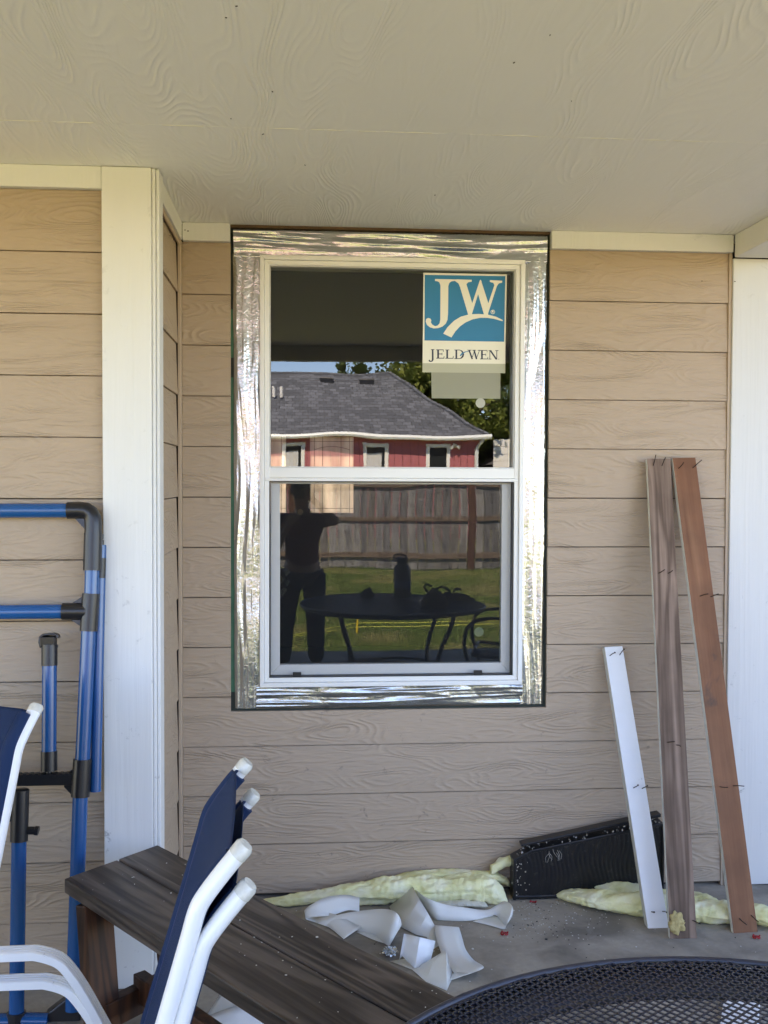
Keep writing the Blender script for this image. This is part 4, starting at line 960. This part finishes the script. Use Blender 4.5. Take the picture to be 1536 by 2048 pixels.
# face: nose, ears, eyes, mouth
MB().tube([hc+Vector((0,.082,.02)), hc+Vector((0,.103,-.012)), hc+Vector((0,.098,-.022))], [.008,.014,.010], 10).build('nose', m_skin, man, smooth=True)
for sgn in (-1, 1):
    MB().lathe([(.0,-.006),(.024,-.004),(.028,.004),(.012,.006)], (0,0,0), 14).build('ear', m_skin, man, smooth=True).matrix_local = Matrix.Translation(hc+Vector((sgn*.080,0,-.005))) @ Matrix.Rotation(R(90), 4, 'Y')
    MB().lathe([(.0,-.010),(.008,-.008),(.0115,0),(.008,.008),(.0,.010)], hc+Vector((sgn*.030,.083,.018)), 12).build('eye', plain('eye', (.5,.5,.5), .2), man, smooth=True)
MB().tube([hc+Vector((-.024,.083,-.052)), hc+Vector((0,.090,-.050)), hc+Vector((.024,.083,-.052))], [.003,.006,.003], 8).build('mouth', plain('lips', (.30,.12,.10), .5), man, smooth=True)
# hands with separate fingers
PH = Vector((.0, -3.735-PY, 1.475))
def hand(wrist, palm_dir, out, curl, sgn):
    wrist = Vector(wrist); f_ = Vector(palm_dir).normalized(); s_ = Vector(out).normalized(); n_ = f_.cross(s_).normalized()*sgn
    p0 = wrist+f_*.075
    MB().tube([wrist, wrist+f_*.03, wrist+f_*.07, p0+f_*.008], [.024,.034,.040,.034], 14, up=s_, flat=.42).build('palm', m_skin, man, smooth=True)
    for i, (off, L_) in enumerate(((-.030,.060), (-.010,.072), (.010,.067), (.030,.052))):
        b_ = p0+s_*off-f_*.008; pts = [(tuple(b_-f_*.01), .0098), (tuple(b_+f_*L_*.45+n_*curl*.3*L_), .009), (tuple(b_+f_*L_*.75+n_*curl*.85*L_), .0084), (tuple(b_+f_*L_*.8+n_*curl*1.35*L_), .0072)]
        skin('finger', [pts], m_skin, man, 1)
    b_ = wrist+f_*.022-s_*.030
    skin('thumb', [[(tuple(b_), .013), (tuple(b_-s_*.022+f_*.022+n_*.008), .0115), (tuple(b_-s_*.030+f_*.048+n_*.018), .0095)]], m_skin, man, 1)
hand(s3(.085,.35,1.475), (-.55,.35,.75), (.75,.1,.45), .6, 1)
hand(s3(-.10,.33,1.26), (.45,.35,.80), (-.75,.1,.45), .6, -1)
for sgn in (-1, 1):
    x_ = (.125 if sgn > 0 else -.165)*SC
    MB().tube(spline([(x_, -.075, .035), (x_, .0, .042), (x_, .07, .036), (x_, .135, .026), (x_, .16, .02)], 4), [.032]*5+[.044]*4+[.043]*4+[.038]*3+[.026], 14, up=(0,0,1), flat=1.1).build('shoe', m_black, man, smooth=True)
ph = thing('phone', 'dark phone held upright in front of the person', 'phone', (CP.x, CP.y-.012, CP.z))
MB().box(-.052, .020, -.006, .002, -.128, .020).build('body', plain('phone body', (.02,.02,.024), .25), ph, bevel=.004)
MB().box(-.019, .016, .0021, .0042, -.019, .016).build('camera_bump', plain('camera bump', (.25,.23,.20), .3), ph, bevel=.001)

# ------------------------------------------------------------------ yard: fence, string, neighbour house, trees
def relo(o, par): o.parent = par; o.matrix_parent_inverse = Matrix.Translation(-par.location); return o
FY = -15.0
fence = thing('fence', 'weathered grey board fence with brown posts and rails', 'fence', (1.5, FY, 0))
cols = [(.17,.175,.185), (.22,.225,.235), (.14,.143,.15), (.26,.265,.27), (.19,.185,.18)]
m_pk = [woodmat('weathered fence board', tuple(x*.7 for x in c), tuple(x*1.25 for x in c), 'Z', .85, band=18, bump=.002) for c in cols]
m_fpost = woodmat('brown fence post', (.06,.025,.015), (.12,.055,.03), 'Z', .8)
m_frail = woodmat('fence rail', (.13,.095,.07), (.22,.17,.13), 'X', .8)
x = -9.0; k = 0
while x < 13:
    wd = random.uniform(.132, .142); h_ = 1.60+random.uniform(-.02, .015)
    mb = MB(); y_ = FY-.03+random.uniform(-.003, .003); b0 = -.10+random.uniform(-.01, .015)
    mb.prism([(x, y_, b0), (x+wd, y_, b0), (x+wd, y_, h_-.03), (x+wd-.03, y_, h_), (x+.03, y_, h_), (x, y_, h_-.03)], (0, -.018, 0))
    relo(mb.build('picket', m_pk[random.randrange(5)]), fence); x += wd+random.uniform(.006, .016); k += 1
pz = refl(585, 1100, FY).x; dpx = refl(939, 1100, FY).x-pz; dpx = abs(dpx)
xp = [pz+dpx*k for k in range(-2, 4)]
for x_ in xp: relo(MB().box(x_-.06, x_+.06, FY+.045, FY+.15, -.12, 1.62).build('post', m_fpost, bevel=.006), fence)
for py in (1036, 1112):
    z_ = refl(760, py, FY).z; relo(MB().box(-9, 13, FY-.028, FY+.02, z_-.045, z_+.045).build('rail', m_frail, bevel=.004), fence)
z_ = refl(760, 968, FY).z; relo(MB().box(-9, 13, FY-.028, FY+.02, z_-.045, z_+.045).build('rail', m_frail, bevel=.004), fence)
# stake and lines on the lawn
stake = refl(712, 1262, -6.9); sx_, sy_ = stake.x, -6.9
m_yel = plain('yellow plastic', (.75,.55,.03), .5); m_line = plain('yellow line', (.55,.60,.10), .6)
tag(MB().tube([(sx_, sy_, -.12), (sx_+.01, sy_, .10)], [.012,.010], 8).tube([(sx_+.01, sy_, .10), (sx_+.01, sy_, .115)], .02, 10).build('marker_stake', m_yel), 'short yellow stake standing in the lawn', 'stake')
mb = MB()
for dz_ in (.0, .045):
    mb.tube([(sx_, sy_, dz_-.02), (sx_+2.6, sy_-.05, dz_*.7-.03), (sx_+6, sy_-.1, dz_*.4-.05)], .005, 5)
    mb.tube([(sx_, sy_, dz_-.02), (sx_-.7, sy_+.5, dz_*.5-.045)], .004, 5)
tag(mb.build('guide_line', m_line), 'two yellow lines stretched low over the lawn from stake', 'line')
# neighbour house
HY = -24.0
nb = thing('neighbour_house', 'dark red house with grey hip roof and white gutter beyond fence', 'house', (0, HY, 0))
NG = lambda mb, name, mat, **k: relo(mb.build(name, mat, **k), nb)
eL, eR = refl(540, 869, HY+.22), refl(976, 872, HY+.22); HXR = refl(958, 900, HY).x; HXL = -9.0; zE = eL.z
m_redw = plain('dark red paint', (.42,.13,.15), .7, nscale=4, var=.12)
m_redd = plain('dark red groove', (.05,.01,.012), .9)
NG(MB().box(HXL, HXR, HY-7, HY-.03, -.1, zE-.02), 'wall', m_redd)
wl = []
for (xa, xb) in ((563, 612), (727, 780), (849, 897)):
    a, b = refl(xa, 886, HY), refl(xb, 933, HY); wl.append((a.x, b.x, b.z-.12, a.z))
wl.append((wl[0][0]-2.6, wl[0][1]-2.6, wl[0][2], wl[0][3]))
x = HXL; wall_r = None
while x < HXR-.05:
    x1 = min(x+.195, HXR); segs = [(x+.006, x1-.004, -.1, zE-.02)]
    for (a, b, z0_, z1_) in wl:
        ns = []
        for (p, q, s0_, s1_) in segs:
            if q <= a or p >= b: ns.append((p, q, s0_, s1_)); continue
            if p < a: ns.append((p, a, s0_, s1_))
            if q > b: ns.append((b, q, s0_, s1_))
            ns.append((max(p, a), min(q, b), s0_, z0_)); ns.append((max(p, a), min(q, b), z1_, s1_))
        segs = ns
    mb = MB()
    for s_ in segs:
        if s_[1]-s_[0] > .004 and s_[3]-s_[2] > .01: mb.box(s_[0], s_[1], HY-.03, HY-.005, s_[2], s_[3])
    if mb.v: NG(mb, 'siding_panel', m_redw)
    x = x1
m_nwhite = plain('white house trim', (.78,.79,.78), .5); m_ndark = plain('dark pane', (.02,.025,.028), .08, spec=.8); m_curt = plain('pale curtain', (.55,.57,.58), .8, nscale=3, var=.1)
for i, (a, b, z0_, z1_) in enumerate(wl):
    fr = NG(ringframe(MB(), a, b, z0_, z1_, .10, HY-.02, HY+.03), 'window', m_nwhite, bevel=.005)
    q = MB().box(a+.1, b-.1, HY-.012, HY-.008, z0_+.1, z1_-.1).build('pane', m_ndark, fr)
    if i != 2:
        mb = MB(); mb.grid(lambda u_, v_: Vector((a+.11+(b-a-.22)*u_*.86, HY-.003+.004*math.sin(u_*40), z0_+.1+(z1_-z0_-.34)*v_)), 40, 1)
        q = mb.build('curtain', m_curt, fr)
# hip roof
t = NT('grey shingles')
br = t.n('ShaderNodeTexBrick', Vector=t.vmul(t.P, (1, 1, 1)), Scale=1.0, Color1=(.072,.082,.098,1), Color2=(.185,.205,.245,1), Mortar=(.05,.05,.055,1), Mortar_Size=.01, Brick_Width=.22, Row_Height=.16, Bias=-.2)
br.offset = .37; 
mp = t.n('ShaderNodeSeparateXYZ', Vector=t.P); cb = t.n('ShaderNodeCombineXYZ', X=mp.outputs[0], Y=t.math('MULTIPLY', mp.outputs[2], 1.8), Z=0.0)
t.t.links.new(cb.outputs[0], br.inputs['Vector'])
c = t.mix(t.math('MULTIPLY', t.noise(cb.outputs[0], 9, 5), .5), br.outputs[0], (.18,.20,.24))
m_shin = t.done(t.bsdf(c, .9, 0, t.bump(br.outputs[1], .01), .2))
rR = refl(781, 752, HY-4.2); rL = refl(540, 742, HY-4.2); zR = rR.z; XE = eR.x; YE0 = HY+.22; YE1 = HY-8.9; YR = HY-4.2
NG(MB().add([(HXL-.4, YE0, zE), (XE, YE0, zE), (XE, YE1, zE), (HXL-.4, YE1, zE), (rR.x, YR, zR), (HXL+3, YR, zR)],
            [(0,1,4,5), (1,2,4), (2,3,5,4), (3,0,5), (0,3,2,1)]), 'roof', m_shin)
NG(MB().tube([(rR.x, YR, zR+.01), (HXL+3, YR, zR+.01)], .07, 6).tube([(rR.x, YR, zR+.01), (XE, YE0, zE+.02)], .06, 6), 'ridge_cap', m_shin)
m_gut = plain('white gutter', (.72,.78,.80), .35)
NG(MB().tube([(HXL-.4, YE0+.05, zE-.03), (XE+.06, YE0+.05, zE-.03)], .075, 8, up=(0,0,1)).box(HXL-.4, XE, HY-.0, YE0, zE-.09, zE-.03), 'gutter', m_gut)
NG(MB().tube([(XE-.15, YE0+.03, zE-.1), (HXR-.07, HY+.06, zE-.35), (HXR-.07, HY+.06, -.1)], .05, 4, up=(0,1,0)), 'downspout', m_gut)
for px in (654, 737):
    p = refl(px, 757, HY-3.7); kk = (HY+.5-(HY-3.7))/4.7; zz = zE+(zR-zE)*(4.2/4.7)*1.0
    NG(MB().box(p.x-.22, p.x+.22, HY-3.9, HY-3.5, zz-.25, zz+.06), 'roof_vent', m_black, bevel=.02)
p = refl(650, 1000, HY-2)
pp = refl(548, 842, HY-2.2); pp2 = zE+(zR-zE)*(2.7/4.7)
NG(MB().tube([(pp.x, HY-2.2, pp2), (pp.x, HY-2.2, pp2+.28)], .04, 8).tube([(pp.x+.2, HY-2.2, pp2), (pp.x+.2, HY-2.2, pp2+.28)], .04, 8), 'vent_pipe', m_nwhite)
p = refl(907, 890, HY+.04)
NG(MB().box(p.x-.05, p.x+.05, HY-.004, HY+.05, p.z-.06, p.z+.06).tube([(p.x-.02, HY+.04, p.z), (p.x-.12, HY+.16, p.z-.06)], [.03,.055], 10).tube([(p.x+.02, HY+.04, p.z), (p.x+.12, HY+.16, p.z-.06)], [.03,.055], 10), 'flood_light', m_nwhite)
# white house at the far right
wb = thing('garage', 'white clapboard gable building behind the trees at far right', 'building', (7, -27, 0))
a = refl(985, 935, -27); b = refl(1012, 903, -27)
mb = MB()
for k in range(14):
    z_ = -.1+k*.2; mb.box(a.x, a.x+6, -27-.02-.006*(k % 2), -26.98, z_, z_+.19)
relo(mb.build('wall', m_nwhite), wb)
relo(MB().prism([(a.x-.2,-27.0,2.0),(a.x+3,-27.0,3.6),(a.x+6.2,-27.0,2.0)], (0,-6,0)).build('roof', m_roof), wb)
# trees
def tree(label, x, y, h_, rx, n, seed, col, name='tree', cat='tree', zlow=.3, conifer=False, group='trees beyond the red house', leaf=(.05,.11)):
    rg = random.Random(seed); o = thing(name, label, cat, (x, y, -.1), group)
    mb = MB(); mb.tube([(0,0,0), (.05,0,h_*.35), (0,.05,h_*.7), (.03,0,h_*.93)], [h_*.03,h_*.022,h_*.013,h_*.004], 9)
    cl = []
    for k in range(26 if not conifer else 34):
        f = rg.uniform(zlow, .97); a_ = rg.uniform(0, 2*math.pi)
        rad = rx*(math.sin(math.pi*min(1, (f-zlow)/(1-zlow)*.86+.14))**.6 if not conifer else (1-f)*1.05+.04)*rg.uniform(.55, 1)
        p = Vector((math.cos(a_)*rad, math.sin(a_)*rad, f*h_)); q = Vector((0, 0, max(.15*h_, f*h_-rad*.55)))
        mb.tube([q, q.lerp(p, .55)+Vector((0,0,-.06*rad)), p], [h_*.010,h_*.006,h_*.002], 5); cl.append((p, rg.uniform(.28, .5)*rx*(.9 if not conifer else .5)))
        cl.append((q.lerp(p, .6), rg.uniform(.25, .4)*rx*(.8 if not conifer else .4)))
    mb.build('trunk', m_bark, o)
    r_ = np.random.default_rng(seed); C_ = np.array([[*c[0], c[1]] for c in cl]); pick = r_.integers(0, len(cl), n)
    d_ = r_.normal(size=(n, 3)); d_ /= np.linalg.norm(d_, axis=1)[:, None]; rr = r_.uniform(.35, 1, n)**.5
    P_ = C_[pick, :3]+d_*(rr*C_[pick, 3])[:, None]*np.array([1,1,.75])
    s_ = r_.uniform(leaf[0], leaf[1], n)[:, None]; a_ = r_.normal(size=(n, 3)); a_ /= np.linalg.norm(a_, axis=1)[:, None]; b_ = np.cross(a_, d_+r_.normal(size=(n,3))*.6); b_ /= np.linalg.norm(b_, axis=1)[:, None]+1e-6
    Vv = np.empty((n*4, 3)); Vv[0::4] = P_-a_*s_; Vv[1::4] = P_+b_*s_*.55; Vv[2::4] = P_+a_*s_; Vv[3::4] = P_-b_*s_*.55
    me = bpy.data.meshes.new('crown'); me.from_pydata(Vv.tolist(), [], np.arange(n*4).reshape(-1, 4).tolist()); me.materials.append(col)
    q = bpy.data.objects.new('crown', me); COL.objects.link(q); q.parent = o; return o
m_bark = plain('bark', (.06,.045,.035), .9, nscale=8, var=.3)
def leafmat(name, c1, c2):
    t = NT(name); gi = t.n('ShaderNodeNewGeometry'); c = t.mix(gi.outputs['Random Per Island'], c1, c2)
    d_ = t.bsdf(c, .55, 0, None, .3); tr = t.n('ShaderNodeBsdfTranslucent', Color=t.mix(.5, c, (.25,.3,.05))).outputs[0]
    return t.done(t.n('ShaderNodeMixShader', i0=.35, i1=d_, i2=tr).outputs[0])
m_leaf = leafmat('green leaves', (.06,.10,.018), (.22,.26,.06)); m_leaf2 = leafmat('dark green leaves', (.03,.065,.02), (.10,.15,.045))
def txy(px, Y): return refl(px, 900, Y).x
tree('big leafy green tree right behind the hip of the roof', txy(850, -31), -31, 8.2, 2.9, 26000, 5, m_leaf, zlow=.12, leaf=(.05,.12))
tree('leafy green tree at far right beside the white building', txy(985, -29), -29, 8.5, 2.6, 26000, 6, m_leaf, zlow=.08, leaf=(.05,.12))
tree('dark leafy tree rearmost, between the two green ones', txy(930, -36), -36, 10.0, 3.6, 20000, 7, m_leaf2, zlow=.1, leaf=(.06,.14))
tree('tall dark conifer tip above the ridge, right one', txy(722, -37), -37, 6.35, 1.3, 8000, 8, m_leaf2, 'conifer', zlow=.1, conifer=True, leaf=(.05,.12))
tree('narrow conifer tip above the ridge, left one', txy(683, -37), -37, 6.25, .9, 6000, 9, m_leaf2, 'conifer', zlow=.1, conifer=True, leaf=(.05,.12))
